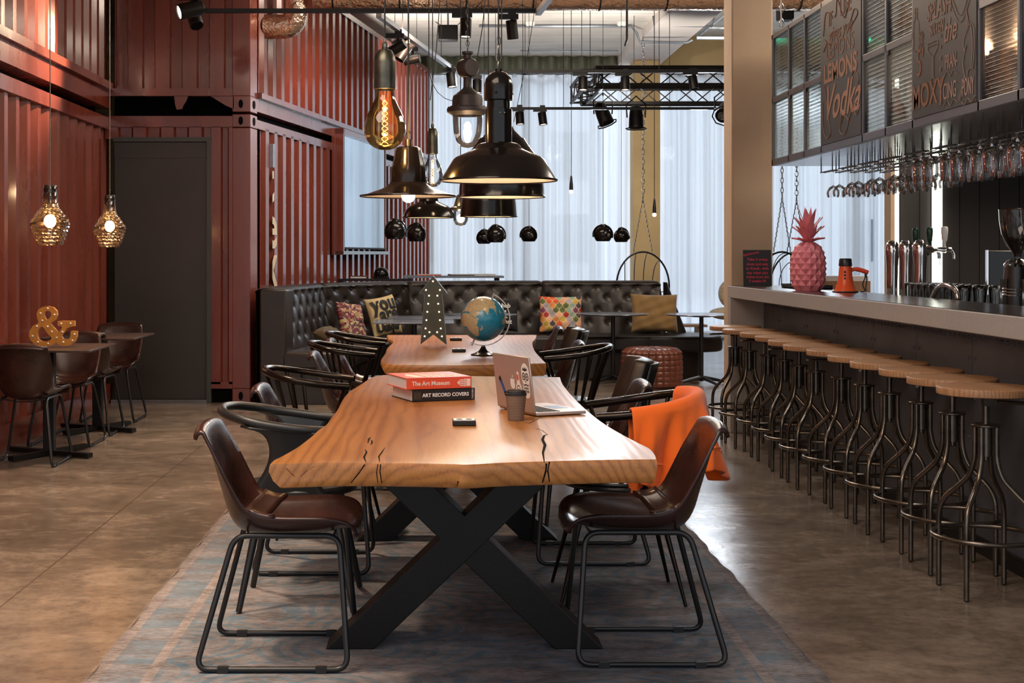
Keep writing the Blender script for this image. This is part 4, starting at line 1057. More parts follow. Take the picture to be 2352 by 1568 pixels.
# ------------------------------------------------------------ padded back chairs
def padded(lb, loc, rz):
    t = thing('padded_armchair', lb, 'chair', loc, rz, 'padded back chairs right of the tables')
    b = MB()
    def fb(u, v): 
        s = (u-.5)*2; return Vector((-.21-.10*v+.05*abs(s)**2*1.2, s*(.20-.03*v*v), .50+v*.32))
    b.grid(fb, 12, 8); o = b.build('back_cushion', 'sofa', t, ang=70); md = o.modifiers.new('s', 'SOLIDIFY'); md.thickness = .07; md.offset = 0; md = o.modifiers.new('b', 'BEVEL'); md.width = .012; md.segments = 3; md.limit_method = 'ANGLE'
    b = MB()
    def fc(u, v):
        s = (u-.5)*2; return Vector((-.262-.10*v+.05*abs(s)**2*1.2, s*(.19-.03*v*v), .46+v*.34))
    b.grid(fc, 12, 8); b.build('back_shell', 'plastic', t, solid=.012, ang=70)
    b = MB(); b.box((0, 0, .44), (.42, .42, .07)); b.build('seat', 'sofa', t, bevel=.02)
    for sx in (-1, 1):
        for sy in (-1, 1): b = MB(); b.tube([(sx*.16, sy*.16, .41), (sx*.2, sy*.2, 0)], [.013, .009], 10); b.build('leg', 'steel_black', t)
    return t
pd = padded('padded back chair behind the leather chair at the far right of the near table', (.70, 6.78, RUGZ), PI)
dup(pd, 'padded back chair at the right side of the far oak table', (.68, 9.75, 0), PI)

# ------------------------------------------------------------ orange sweater over the chair back
def sweater():
    d0 = 5.435; ox, oy = .69, 5.435
    R2 = ring_pts(); RPw = [Vector((ox-p.x, oy-p.y, p.z+RUGZ)) for p in R2]   # ring in world (chair turned 180)
    # the ring from near arm (index last... ) choose the part covering the near side and the back
    n_ = len(RPw)
    # world near side has smaller y: local y positive -> world oy - y
    i0, i1 = int(.12*(n_-1)), int(.62*(n_-1))
    ctr = Vector((ox-.02, oy, 0))
    def fn(u, v):
        f = i0+u*(i1-i0); k = int(f); q = f-k; p = RPw[k]*(1-q)+RPw[min(k+1, n_-1)]*q
        out = Vector((p.x-ctr.x, p.y-ctr.y, 0)).normalized()
        lo = -1+2*v   # -1 inside, +1 outside
        r = .021
        Lin = .30+.05*math.sin(u*7+1)-.04*u; Lout = .21+.13*u+.03*math.sin(u*9)
        if u < .25: Lout = .24+.13*u*2; 
        if abs(lo) < .16:
            a = lo/.16*PI/2; z = p.z+r*math.cos(a)+.004; off = r*math.sin(a)
            P = Vector((p.x, p.y, z))+out*off
        else:
            s = (abs(lo)-.16)/.84; Ln = Lout if lo > 0 else Lin
            sg = 1 if lo > 0 else -1
            fold = .026*math.sin(u*15+s*1.8)*min(1, s*2.5)+.016*math.sin(u*33+2+s*3)*min(1, s*2)+.010*math.sin(u*60+s*5)*min(1, s*1.5)
            flare = (.10*s*u*u*1.0+.015*s) if lo > 0 else -.035*s
            P = Vector((p.x, p.y, p.z-Ln*s))+out*(sg*(r+.004)+ (flare if sg > 0 else -abs(flare)) + fold*.8)
            if lo > 0: P.x += .015*s*u
        return P
    b = MB(); b.grid(fn, 90, 60)
    o = b.build('sweater', 'sweat', ang=180, solid=.008, sub=1)
    tag(o, 'orange sweater draped over the back of the black spindle armchair', 'sweater')
    # hem band
    def hem(u, v): return fn(.15+u*.83, .985+v*.03)
    b = MB(); b.tube([fn(.12+.86*i/60, .86)+Vector((.004, -.003, 0)) for i in range(61)], .005, 6); b.build('hem_seam', 'sweat', o)
sweater()
# ------------------------------------------------------------ sofa
ZS = .47; ZT = 1.045
sA, sB, sC, sD, sE = Vector((-1.36, 12.36, 0)), Vector((-1.08, 14.05, 0)), Vector((-.28, 15.05, 0)), Vector((1.15, 15.35, 0)), Vector((2.50, 15.35, 0))
so = thing('corner_sofa', 'long dark tufted leather corner sofa in front of the curtains', 'sofa', (0, 0, 0))
def back_seg(P, Q, nP, nQ, sag=0., endslope=0.):
    """front face from P to Q, tufted, plus top and rear"""
    d = (Q-P); Ln = d.length; dn_ = d.normalized(); n_ = Vector((dn_.y, -dn_.x, 0))   # towards the room
    nu = max(24, int(Ln/.022)); H = ZT-ZS; prof = []
    bs = Ln/max(2, round(Ln/.235)); rz_ = [.12, .255, .39, .50]
    def tuft(s, h):
        v = 0.; best = 9
        for k, hz in enumerate(rz_):
            off = bs/2 if k % 2 else 0
            i = round((s-off-bs*.25)/bs); ds = s-off-bs*.25-i*bs; dh = h-hz
            if 0 < off+bs*.25+i*bs < Ln:
                r2 = ds*ds+dh*dh; v -= .025*math.exp(-r2/.0012)+.014*math.exp(-r2/.009)
        # creases joining the buttons
        hh = (h-.12)/.135; a = (s-bs*.25)/bs
        c1 = abs(((a+hh/2) % 1)-.0); c1 = min(c1, 1-c1)*bs; c2 = abs((a-hh/2) % 1); c2 = min(c2, 1-c2)*bs
        w_ = max(0, min(1, (h-.03)/.1))*max(0, min(1, (.52-h)/.06))
        v -= .0045*w_*(math.exp(-(c1/.014)**2)+math.exp(-(c2/.014)**2))
        return v
    prof = [(0, 0.0, 0)]
    def fn(u, v):
        s = u*Ln
        # v: 0..0.8 face, .8..1 roll over the top
        e = min(s, Ln-s); seam = -.02*math.exp(-(e/.018)**2)
        nn = (nP*(1-u)+nQ*u).normalized()
        base = P.lerp(Q, u)+nn*(sag*math.sin(PI*u))
        if v < .82:
            h = v/.82*(H-.045); lean = -.10*(h/H); off = lean+tuft(s, h)+seam; z = ZS+h
        else:
            a = (v-.82)/.18*PI; r = .045
            off = -.10*((H-.045)/H)-.095+.095*math.cos(a)+seam*.7; z = ZT-.045+r*math.sin(a)+seam*.7
        q = base+nn*off; return Vector((q.x, q.y, z))
    b = MB(); b.grid(fn, nu, 46)
    # rear
    def fr(u, v):
        nn = (nP*(1-u)+nQ*u).normalized(); base = P.lerp(Q, u)+nn*(sag*math.sin(PI*u)); off = -.10*((H-.045)/H)-.19
        q = base+nn*off; return Vector((q.x, q.y, (ZT-.045)*(1-v)))
    b.grid(fr, 12, 2)
    for k, hz in enumerate(rz_):
        off = bs/2 if k % 2 else 0; i = 0
        while off+bs*.25+i*bs < Ln-.02:
            s = off+bs*.25+i*bs; u = s/Ln; q = fn(u, hz/(H-.045)*.82); nn = (nP*(1-u)+nQ*u).normalized()
            b.sphere(q+nn*.004, .0135, 10, 6); i += 1
    return b.build('backrest', 'sofa', so, ang=80)
def nrm(a, b_): d = (b_-a).normalized(); return Vector((d.y, -d.x, 0))
n1, n2, n3, n4 = nrm(sA, sB), nrm(sB, sC), nrm(sC, sD), nrm(sD, sE)
nB = (n1+n2).normalized(); nC = (n2+n3).normalized(); nD = (n3+n4).normalized()
back_seg(sA, sB, n1, nB); back_seg(sB, sC, nB, nC, -.03); back_seg(sC, sD, nC, nD, -.02)
back_seg(sD, sE+Vector((.0, 0, 0)), nD, (n4+Vector((.45, 0, 0))).normalized(), .0)
# rounded free end of the backrest
b = MB()
def fe(u, v):
    a = u*PI; c = sE+Vector((-.0, .12, 0)); r = .105+.045*(1-v)
    sl = .22*(1-v)**1.0
    x = c.x+(.02+sl)*math.sin(a)+.0; y = c.y-.12*math.cos(a)+ (-.02 if u < .1 else 0)
    return Vector((x, y, ZS+(ZT-ZS-.02)*v-.02*(1-math.sin(a))*0))
b.grid(fe, 14, 10); b.add([fe(i/14, 1) for i in range(15)], [list(range(15))]); b.build('end_bolster', 'sofa', so, ang=80)
# left end block
b = MB(); b.prism([(-1.605, 12.36), (-1.36, 12.36), (-1.32, 12.6), (-1.52, 12.6)], 0, ZT-.02)
b.build('end_panel', 'sofa', so, bevel=.02)
fr_ = [(-.82, 12.36), (-.62, 13.7), (-.02, 14.42), (1.15, 14.72), (2.5, 14.66), (2.92, 14.75), (3.04, 15.0), (2.96, 15.35), (2.75, 15.5)]
bk_ = [(2.50, 15.45), (1.15, 15.45), (-.28, 15.15), (-1.15, 14.1), (-1.42, 12.36)]
def smooth_front(pts): return [(p.x, p.y) for p in catmull([(x, y, 0) for x, y in pts], 6)]
frs = smooth_front(fr_)
b = MB()
secs = [([(-.82, 12.36), (-.62, 13.7), (-1.08, 14.05), (-1.40, 12.36)]), ]
b.prism(frs+bk_, .30, ZS); b.build('seat_cushion', 'sofa', so, bevel=.035)
cx2 = 1.0
def inset(pts, q): return [(x+(.07 if x < 0 and y < 14 else -.02 if x < 2.6 else -.12)*-1*(1 if x < 0 and y < 14 else -1), y+q) for x, y in pts]
base = [(-.88, 12.37), (-.69, 13.75), (-.06, 14.50), (1.15, 14.80), (2.4, 14.76), (2.72, 14.86), (2.80, 15.05), (2.74, 15.35)]
b = MB(); b.prism(smooth_front(base)+bk_, 0, .30); b.build('plinth', 'sofa', so, bevel=.006)
b = MB()
for P_, Q_ in (((-.62, 13.7), (-1.08, 14.05)), ((-.02, 14.42), (-.28, 15.05)), ((1.15, 14.72), (1.15, 15.35))):
    b.tube([(P_[0]*.98, P_[1]+.02, ZS-.02), (P_[0], P_[1]+.05, ZS+.001), (Q_[0], Q_[1], ZS+.001)], .005, 6)
b.build('seat_seam', 'dark', so)

# pillows
def pillow(lb, cx_, cy_, cz, w, h, th, yaw, lean, roll, m, colfn=None, grp='cushions on the sofa', nu=40):
    t = None; b = MB(); nv = nu
    M = Matrix.Translation((cx_, cy_, cz)) @ rotz(yaw) @ Matrix.Rotation(lean, 4, 'X') @ Matrix.Rotation(roll, 4, 'Y')
    def side(sg):
        def fn(u, v):
            x = (u-.5)*2; y = (v-.5)*2
            px = x*w/2*(1-.10*(1-y*y)*.6*abs(x)**3); pz = y*h/2*(1-.10*(1-x*x)*.6*abs(y)**3)
            k = max(0, (1-x**4)*(1-y**4))**.5
            wr = .006*math.sin(x*9+y*4)*k+.004*math.sin(y*13-x*6)*k
            return Vector((px, sg*(th/2*k)+wr, pz))
        return fn
    b.grid(side(-1), nu, nv); b.grid(side(1), nu, nv, True)
    o = b.build('cushion', m, ang=180)
    o.matrix_world = M
    if colfn:
        me = o.data; ca = me.color_attributes.new('weave', 'FLOAT_COLOR', 'POINT')
        n1_ = (nu+1)*(nv+1)
        for i in range(len(me.vertices)):
            j = i % n1_; u = (j//(nv+1))/nu; v = (j % (nv+1))/nv; c = colfn(u, v); ca.data[i].color = (*c, 1)
    tag(o, lb, 'cushion', grp); return o, M
def attr_mat(name, rough=.8, attr='weave', coat=0):
    m, nt, out = new_mat(name); p = N(nt, 'ShaderNodeBsdfPrincipled'); a = N(nt, 'ShaderNodeVertexColor'); a.layer_name = attr
    L(nt, a.outputs[0], p.inputs['Base Color']); p.inputs['Roughness'].default_value = rough; p.inputs['Coat Weight'].default_value = coat
    L(nt, p.outputs[0], out.inputs[0]); return m
MT['woven'] = attr_mat('printed_cotton'); MT['globe'] = attr_mat('globe_print', .25, 'weave', .3)
pal = [(.62, .10, .05), (.75, .45, .12), (.10, .05, .07), (.30, .05, .12), (.70, .55, .35), (.12, .16, .08), (.45, .10, .10)]
random.seed(11); cells = {}
def hound(u, v):
    i = int(u*22); j = int(v*22); fu = u*22-i; fv = v*22-j
    if (fu+fv) % 1 < .35 and (i+j) % 2: i += 1
    k = (i, j)
    if k not in cells: cells[k] = random.choice(pal) if (i+j) % 2 else random.choice([(.06, .02, .03), (.55, .40, .22), (.2, .04, .06)])
    return cells[k]
pillow('houndstooth cushion in red, black and ochre in the sofa corner', -.87, 13.72, .665, .40, .40, .12, 1.05, -.28, .1, 'woven', hound, nu=88)
sc_ = {}; spal = [(.75, .12, .03), (.07, .05, .06), (.30, .42, .33), (.62, .42, .07), (.45, .04, .03), (.13, .17, .05), (.75, .30, .08), (.42, .38, .44), (.20, .05, .12), (.80, .42, .25)]
def scales(u, v):
    nx = 6.5; ny = 8; best = None
    for j in range(int(v*ny)+2, int(v*ny)-2, -1):
        pass
    x = u*nx; y = v*ny
    # scales overlap downward: higher rows lie under lower ones
    for j in range(int(math.floor(y))+3, int(math.floor(y))-1, -1):
        off = .5 if j % 2 else 0; i = math.floor(x-off+.5); cxx = i+off; cyy = j+.0
        dx = (x-cxx); dy = (y-cyy)*.5
        r = math.hypot(dx, dy)
        if y >= cyy-1e-6 and False: pass
        if r < .505:
            if r > .45: return (.78, .60, .36)
            if (i, j) not in sc_: sc_[(i, j)] = random.choice(spal)
            return sc_[(i, j)]
    return (.78, .55, .32)
random.seed(23)
pillow('cushion printed with multicoloured fish scales', 1.31, 15.10, .685, .47, .40, .13, -.03, -.22, 0, 'woven', scales, nu=110)
pillow('mustard brown velvet cushion at the right end of the sofa back', 2.32, 15.06, .70, .51, .42, .15, .04, -.22, .02, 'fabric_must')
pillow('flat olive corduroy cushion lying at the left end of the sofa', -1.02, 12.98, .56, .34, .24, .16, 1.3, -1.1, 0, 'fabric_olive')
o, M = pillow('cream cushion with large black brush lettering', -.58, 14.35, .70, .41, .41, .12, .80, -.26, -.12, 'fabric_cream')
b = MB()
for ln, z, sz, x in (('you', .12, .225, -.01), ('are', .005, .20, .02), ('Unique', -.125, .125, -.0)):
    me = text(ln, sz, .0008, 'CENTER', .0065); 
    for vtx in [0]: pass
    T = FR((x, 0, z), (1, 0, 0), (0, 0, 1)); vs = []
    for v in me.vertices:
        q = T @ v.co; X = q.x/.205; Z = q.z/.205; k = max(0, (1-min(1, abs(X))**4)*(1-min(1, abs(Z))**4))**.5
        vs.append(Vector((q.x, -(.06*k)-.012+q.y*1.0+.0, q.z)))
    b.add(vs, [list(p.vertices) for p in me.polygons])
b.build('lettering', 'black', o, smooth=False, label='black brush lettering')
o, M = pillow('black cushion with small white Dutch lettering behind the globe', .66, 15.08, .68, .38, .36, .11, -.02, -.24, .03, 'fabric_blk')
b = MB()
for ln, z, x in (('Ik heb', .09, .02), ('net', .03, .03), ('niet', -.025, .02), ('gedanst', -.085, .02)):
    me = text(ln, .066 if ln != 'net' else .04, .0008, 'CENTER', .0015); T = FR((x, 0, z), (1, 0, 0), (0, 0, 1)); vs = []
    for v in me.vertices:
        q = T @ v.co; X = q.x/.19; Z = q.z/.18; k = max(0, (1-min(1, abs(X))**4)*(1-min(1, abs(Z))**4))**.5
        vs.append(Vector((q.x, -(.055*k)-.012+q.y, q.z)))
    b.add(vs, [list(p.vertices) for p in me.polygons])
b.build('lettering', 'inkw', o, smooth=False, label='white lettering')

# pouf
t = thing('leather_pouf', 'round woven brown leather pouf standing before the sofa', 'pouf', (2.13, 14.0, 0))
def pf(u, v):
    a = u*2*PI; rows = 6; R = .285
    if v < .72: z = .02+v/.72*.34; r = R+.012*math.sin(z/.38*PI)
    else:
        q = (v-.72)/.28; z = .36+.035*math.sin(q*PI/2); r = R*(1-q)+.001
        if q < .2: r = R*(1-q*.6); z = .36+.03*q/.2
        else: r = R*.88*(1-(q-.2)/.8)+.001; z = .39-.0
    cu = abs(math.sin(a*12)); cv = abs(math.sin(v*PI*9))
    bulge = .016*min(cu**.35, cv**.35)
    if v < .74: return Vector(((r+bulge)*math.cos(a), (r+bulge)*math.sin(a), z))
    return Vector((r*math.cos(a), r*math.sin(a), z+bulge*.8))
b = MB(); b.grid(pf, 144, 70); b.build('woven_cover', 'pouf', t, ang=50)
b = MB(); b.cyl((0, 0, 0), .26, .03, 32); b.build('base', 'pouf', t)

# slim tables in the sofa area
def pedestal(t, h, foot, r=.02, x=0, y=0, rot=0.):
    b = MB(); b.tube([(x, y, .03), (x, y, h)], r, 12); b.build('pole', 'steel_black', t)
    b = MB()
    for k in range(4):
        a = rot+k*PI/2; c, s = math.cos(a), math.sin(a)
        b.tube([(x, y, .07), (x+c*foot*.5, y+s*foot*.5, .045), (x+c*foot, y+s*foot, .014)], [.022, .018, .013], 8)
    b.build('cross_foot', 'steel_black', t)
def round_table(lb, px, d, r, z=.72, rot=.4):
    X = (px-CX)*d/F; t = thing('round_table', lb, 'table', (X, d, 0), 0, 'thin round side tables')
    b = MB(); b.lathe([(0, z-.016), (r-.02, z-.014), (r, z-.004), (r-.002, z), (0, z)], 48); b.build('tabletop', 'tabtop', t)
    b = MB(); b.cyl((0, 0, z-.03), .1, .014, 20); b.build('top_plate', 'steel_black', t)
    pedestal(t, z-.03, .30, .022, rot=rot)
round_table('thin grey round table right of the scale print cushion', 1408, 14.5, .38, rot=.78)
round_table('thin grey round table beside the bar pillar', 1611, 14.35, .372)
round_table('thin grey round table behind the globe', 1106, 14.35, .37, rot=.78)
def rect_table(lb, x0, x1, y0, y1, z=.72):
    t = thing('rectangular_table', lb, 'table', ((x0+x1)/2, (y0+y1)/2, 0), 0, 'thin rectangular side tables'); w, h = (x1-x0)/2, (y1-y0)/2
    b = MB(); b.bx(-w, w, -h, h, z-.012, z); b.build('tabletop', 'tabtop', t, bevel=.003)
    b = MB(); b.bx(-.12, .12, -.12, .12, z-.03, z-.012); b.build('top_plate', 'steel_black', t)
    pedestal(t, z-.03, .28, .025, rot=.78)
rect_table('nearer thin grey rectangular table behind the arrow sign', -.60, .13, 12.5, 13.2)
rect_table('farther thin grey rectangular table behind the arrow sign', -.50, .22, 13.40, 13.97)
# bench seen past the sofa end and a cross base
t = thing('wooden_bench', 'low wooden bench top glimpsed past the sofa end', 'bench', (3.18, 17.8, 0))
b = MB(); b.box((0, 0, .43), (.42, .34, .03)); b.build('seat', 'oak_seat', t, bevel=.005)
for x in (-.12, .12): b = MB(); b.box((x, 0, .207), (.05, .26, .414)); b.build('leg', 'oak_seat', t)
# bar-height ledge with magazines behind the sofa, black helmet-like ornament
t = thing('back_shelf', 'narrow pale shelf table with magazines behind the sofa back', 'table', (.0, 16.6, 0))
b = MB(); b.bx(-.42, .75, -.35, .35, 1.06, 1.085); b.build('top', 'tabtop', t)
for x in (-.35, .68):
    for y in (-.3, .3): b = MB(); b.tube([(x, y, 0), (x, y, 1.06)], .02, 8); b.build('leg', 'steel_black', t)
for i, (x, y, c) in enumerate(((-.12, 16.45, 'bookred'), (.25, 16.5, 'bookblk'), (.5, 16.6, 'inkw'))):
    t = thing('magazine', ['red spined magazine on the shelf behind the sofa', 'dark magazine on the shelf behind the sofa', 'white magazine on the shelf behind the sofa'][i], 'magazine', (x, y, 1.0855), .2*i)
    b = MB(); b.bx(-.14, .14, -.1, .1, 0, .008); b.build('cover', c, t, smooth=False)
    b = MB(); b.bx(-.138, .138, -.098, .098, .008, .016); b.build('pages', 'paper', t, smooth=False)
t = thing('wall_console', 'dark console against the container behind the sofa holding the glossy ornament', 'shelf', (-.72, 15.75, 0))
b = MB(); b.bx(-.42, .42, -.12, .12, 1.035, 1.06); b.build('top', 'leg_black', t)
for x in (-.38, .38): b = MB(); b.bx(x-.02, x+.02, -.1, .1, 0, 1.035); b.build('leg', 'leg_black', t)
t = thing('glossy_ornament', 'glossy black domed ornament with beaded front on the console', 'ornament', (-.66, 15.75, 1.0605))
b = MB(); b.lathe([(.07, .01), (.085, .03), (.085, .06), (.07, .10), (.04, .125), (0, .132)], 24); b.build('dome', 'enamel', t)
b = MB()
for i in range(10): a = -PI+PI*i/9; b.sphere((.08*math.cos(a), .08*math.sin(a), .014), .014, 8, 6)
b.build('bead_feet', 'enamel', t)
t = thing('book', 'small dark book with pale edge beside the glossy ornament', 'book', (-.92, 15.75, 1.0605)); b = MB(); b.bx(-.09, .09, -.07, .07, 0, .006); b.bx(-.09, .09, -.07, .07, .026, .032); b.build('cover', 'bookblk', t, smooth=False)
b = MB(); b.bx(-.085, .085, -.065, .065, .006, .026); b.build('pages', 'paper', t, smooth=False)

# swing chairs
def swing(lb, loc, rz, chain2=True, ztop=4.3):
    t = thing('hanging_chair', lb, 'hanging chair', loc, rz, 'wire swing chairs by the curtains')
    b = MB(); hp = [(.36*math.cos(a), 0, .90+.47*math.sin(a)) for a in [2*PI*i/40 for i in range(40)]]; b.tube(hp, .0125, 8, True); b.build('front_hoop', 'steel_black', t)
    for x in (-.24, -.08, .08, .24):
        zr = .47*math.sqrt(1-(x/.36)**2)
        b = MB(); b.tube([(x*(1-.2*math.sin(PI*k/14)), .40*math.sin(PI*k/14)**.8, .90+zr*math.cos(PI*k/14)) for k in range(15)], .006, 6); b.build('back_rib', 'steel_black', t)
    for z in (.55, .68, .82):
        xr = .36*math.sqrt(1-((z-.9)/.47)**2); b = MB(); b.tube([(-xr*math.cos(PI*k/14), .36*math.sin(PI*k/14)*(1-abs(z-.9)), z) for k in range(15)], .006, 6); b.build('cross_wire', 'steel_black', t)
    zt_ = 2.1
    b = MB()
    for s in (-1, 1):
        n_ = 11
        for i in range(n_):
            q = (i+.5)/n_; chain(b, s*.13*(1-q), 0, 1.37+(zt_-1.37)*(i/n_), 1.37+(zt_-1.37)*((i+1)/n_), .075, .018, .0045)
    chain(b, 0, 0, zt_, ztop-loc[2], .085, .022, .0055); b.build('chain', 'steel', t)
    return t
s1 = swing('wire swing chair seen above the sofa before the ochre strip', (2.77, 19.0, 0), 0)
dup(s1, 'wire swing chair with sheepskin beside the bar pillar, seen from its side', (3.86, 18.4, 0), -PI/2-.25)
dup(s1, 'wire swing chair behind the pink pineapple, nearer the pillar', (4.62, 18.8, 0), .3)
dup(s1, 'wire swing chair whose hoop shows right of the pink pineapple', (5.02, 19.6, 0), -.2)
b = MB(); b.sphere((3.82, 18.3, .82), .2, 24, 16, (.8, .7, .95)); b.sphere((3.78, 18.3, .56), .24, 24, 12, (1.0, .9, .35))
o = b.build('sheepskin', 'fur', ang=180); tag(o, 'cream sheepskin in the side-turned swing chair', 'sheepskin')

# ------------------------------------------------------------ left tables
def wall_table(lb, y0, y1):
    x0, x1 = -2.945, -2.235; t = thing('wall_table', lb, 'table', ((x0+x1)/2, (y0+y1)/2, 0), 0, 'square tables along the container wall'); w = (x1-x0)/2; h = (y1-y0)/2
    b = MB(); b.bx(-w, w, -h, h, .706, .72); b.build('tabletop', 'lefttop', t, bevel=.002)
    b = MB(); b.bx(-.2, .2, -.2, .2, .694, .706); b.build('top_plate', 'steel_black', t)
    b = MB(); b.bx(-.035, .035, -.035, .035, .03, .694); b.build('pole', 'leg_black', t, bevel=.004)
    b = MB()
    for k in range(4):
        R = Rz(PI/4+k*PI/2+.3); b.box(R @ Vector((.17, 0, .022)), (.36, .05, .03), R)
    b.build('cross_foot', 'leg_black', t, smooth=False)
wall_table('square brown table carrying the mustard ampersand', 8.88, 9.62); wall_table('square brown table nearer the dark door', 10.19, 10.92)
# ampersand
t = thing('ampersand_sign', 'mustard marquee ampersand standing on the wall table', 'sign', (-2.555, 9.2, .7205), .06)
AMP = None
def px2(x, y): return ((x-128)*9.2/F, (797-y)*9.2/F)
z5 = lambda a, c: px2(a/3.5636, 380+c/3.5636)
outer = [z5(*p) for p in [(535, 1270), (637, 1272), (637, 1313), (608, 1318), (575, 1330), (552, 1362), (530, 1395), (545, 1418), (580, 1422), (600, 1405), (603, 1385), (600, 1365), (612, 1352), (657, 1356), (655, 1400), (640, 1440), (605, 1468), (560, 1474), (520, 1470), (490, 1450), (460, 1466), (420, 1477), (370, 1475), (320, 1462), (285, 1435), (270, 1395), (275, 1350), (300, 1310), (348, 1284), (335, 1250), (330, 1210), (345, 1175), (380, 1155), (420, 1150), (465, 1160), (493, 1190), (496, 1225), (480, 1262), (440, 1293), (470, 1328), (505, 1368), (530, 1335), (535, 1318), (500, 1308), (498, 1274)]]
h1 = [z5(*p) for p in [(410, 1260), (392, 1235), (392, 1205), (408, 1190), (432, 1190), (447, 1205), (445, 1232), (430, 1252)]]
h2 = [z5(*p) for p in [(378, 1318), (347, 1338), (335, 1375), (343, 1415), (370, 1436), (410, 1438), (450, 1412), (415, 1368)]]
def slab2d(paths, depth, res=4, smooth=True):
    cu = bpy.data.curves.new('outline', 'CURVE'); cu.dimensions = '2D'; cu.fill_mode = 'BOTH'; cu.extrude = depth/2; cu.resolution_u = res
    for p in paths:
        s = cu.splines.new('POLY'); s.points.add(len(p)-1)
        for i, q in enumerate(p): s.points[i].co = (q[0], q[1], 0, 1)
        s.use_cyclic_u = True
    ob = bpy.data.objects.new('outline', cu); me = bpy.data.meshes.new_from_object(ob); bpy.data.objects.remove(ob); bpy.data.curves.remove(cu); return me
def rnd(p, k=3): return [(q.x, q.y) for q in catmull([(x, y, 0) for x, y in p], k, True)]
me = slab2d([outer, rnd(h1), rnd(h2)], .036)
b = MB(); b.mesh(me, FR((0, 0, 0), (1, 0, 0), (0, 0, 1))); b.build('letter_body', 'yellow', t, smooth=False)
b = MB()
for p in [(420, 1168), (363, 1208), (475, 1220), (377, 1267), (333, 1314), (420, 1317), (453, 1359), (300, 1394), (342, 1443), (423, 1456), (492, 1407), (546, 1445), (620, 1430), (636, 1380), (540, 1361), (529, 1293), (604, 1292)]:
    x, z = z5(*p); b = MB(); b.sphere((x, -.0215, z), .0072, 10, 6); b.build('marquee_bulb', 'white', t)

# ------------------------------------------------------------ things on the big tables
ZTB = .761
t = thing('arrow_sign', 'dark green marquee arrow pointing up with small lit bulbs on the far table', 'sign', (-.038, 8.69, ZTB), -.05)
k_ = 8.69/F
def ar(x, y): return ((x-996)*k_, (796-y)*k_)
pts = [ar(*p) for p in [(966, 792), (975.5, 676), (963.5, 674), (995, 634), (1028, 674.5), (1016, 677), (1026.5, 793), (996, 769)]]
me = slab2d([pts], .045); b = MB(); b.mesh(me, FR((0, 0, .0), (1, 0, 0), (0, 0, 1))); b.build('arrow_body', 'green', t, smooth=False)
me = slab2d([pts, [(x*.965+.0, z*.985+.003) for x, z in pts][::-1]], .004); b = MB(); b.mesh(me, FR((0, -.0245, 0), (1, 0, 0), (0, 0, 1))); b.build('raised_edge', 'frame_grey', t, smooth=False)
b = MB()
for p in [(995, 647), (979, 667), (1011, 667), (986, 680), (1005, 680), (984, 698.5), (1007, 698.5), (982, 717), (1009, 717), (980, 736), (1011, 736), (978, 755), (1013, 755), (987, 763.5), (1004.5, 763.5), (976, 773), (1015.5, 773)]:
    x, z = ar(*p); b = MB(); b.sphere((x, -.027, z), .0056, 10, 6); b.build('marquee_bulb', 'ledbulb', t)

# globe
t = thing('desk_globe', 'blue and beige globe on a black stand on the far table', 'globe', (.247, 7.9, ZTB))
polys = [
 [(-17, 15), (-16, 28), (-6, 35), (10, 37), (20, 32), (32, 31), (43, 12), (51, 11), (41, -3), (40, -15), (35, -24), (28, -33), (18, -34), (12, -17), (9, -1), (8, 4), (-8, 5)],
 [(44, -25), (50, -15), (49, -12), (44, -17)],
 [(-10, 37), (-9, 43), (0, 48), (8, 54), (10, 58), (5, 62), (25, 71), (60, 69), (100, 77), (140, 73), (179, 69), (165, 60), (140, 54), (130, 43), (122, 38), (121, 30), (110, 21), (106, 10), (100, 14), (104, 1), (98, 8), (98, 16), (90, 22), (80, 15), (77, 8), (73, 18), (67, 24), (57, 26), (50, 30), (56, 26), (60, 22), (52, 16), (44, 13), (35, 28), (27, 37), (22, 37), (15, 40), (5, 43)],
 [(95, 5), (105, -6), (98, 0)], [(109, 1), (117, 7), (118, -1), (111, -4)], [(131, -2), (150, -8), (140, -9)],
 [(114, -22), (114, -34), (125, -32), (138, -34), (147, -39), (153, -28), (143, -12), (136, -12), (128, -14)], [(80, 9), (82, 7), (80, 6)]]
def inside(x, y, poly):
    c = False; n = len(poly)
    for i in range(n):
        x0, y0 = poly[i]; x1, y1 = poly[i-1]
        if (y0 > y) != (y1 > y) and x < (x1-x0)*(y-y0)/(y1-y0)+x0: c = not c
    return c
b = MB(); nU, nV = 240, 130; R = .128
b.sphere((0, 0, 0), R, nU, nV); gl = b.build('globe_ball', 'globe', t, loc=(0, 0, .206), ang=180)
me = gl.data; ca = me.color_attributes.new('weave', 'FLOAT_COLOR', 'POINT')
Mg = (Matrix.Rotation(-.41, 3, 'Y') @ Matrix.Rotation(math.radians(-90-62), 3, 'Z')); Mi = Mg.inverted()
from mathutils import noise as mnoise
for i, v in enumerate(me.vertices):
    q = Mi @ (v.co/R); lat = math.degrees(math.asin(max(-1, min(1, q.z)))); lon = math.degrees(math.atan2(q.y, q.x))
    nn_ = mnoise.noise(q*9)*3.5; lat2 = lat+nn_; lon2 = lon+mnoise.noise(q*9+Vector((5, 2, 1)))*3.5
    land = any(inside(lon2, lat2, p) for p in polys) or lat < -70
    k = mnoise.noise(q*14)
    if land: c = (.52+.1*k, .42+.1*k, .25+.05*k)
    else: c = (.02+.01*k, .24+.07*k, .40+.08*k)
    if abs((lat+180) % 15-7.5) > 7.28 or abs((lon+180) % 15-7.5) > 7.25: c = tuple(x*.75 for x in c)
    ca.data[i].color = (*c, 1)
b = MB(); ax = Vector((math.sin(.41), 0, math.cos(.41)))
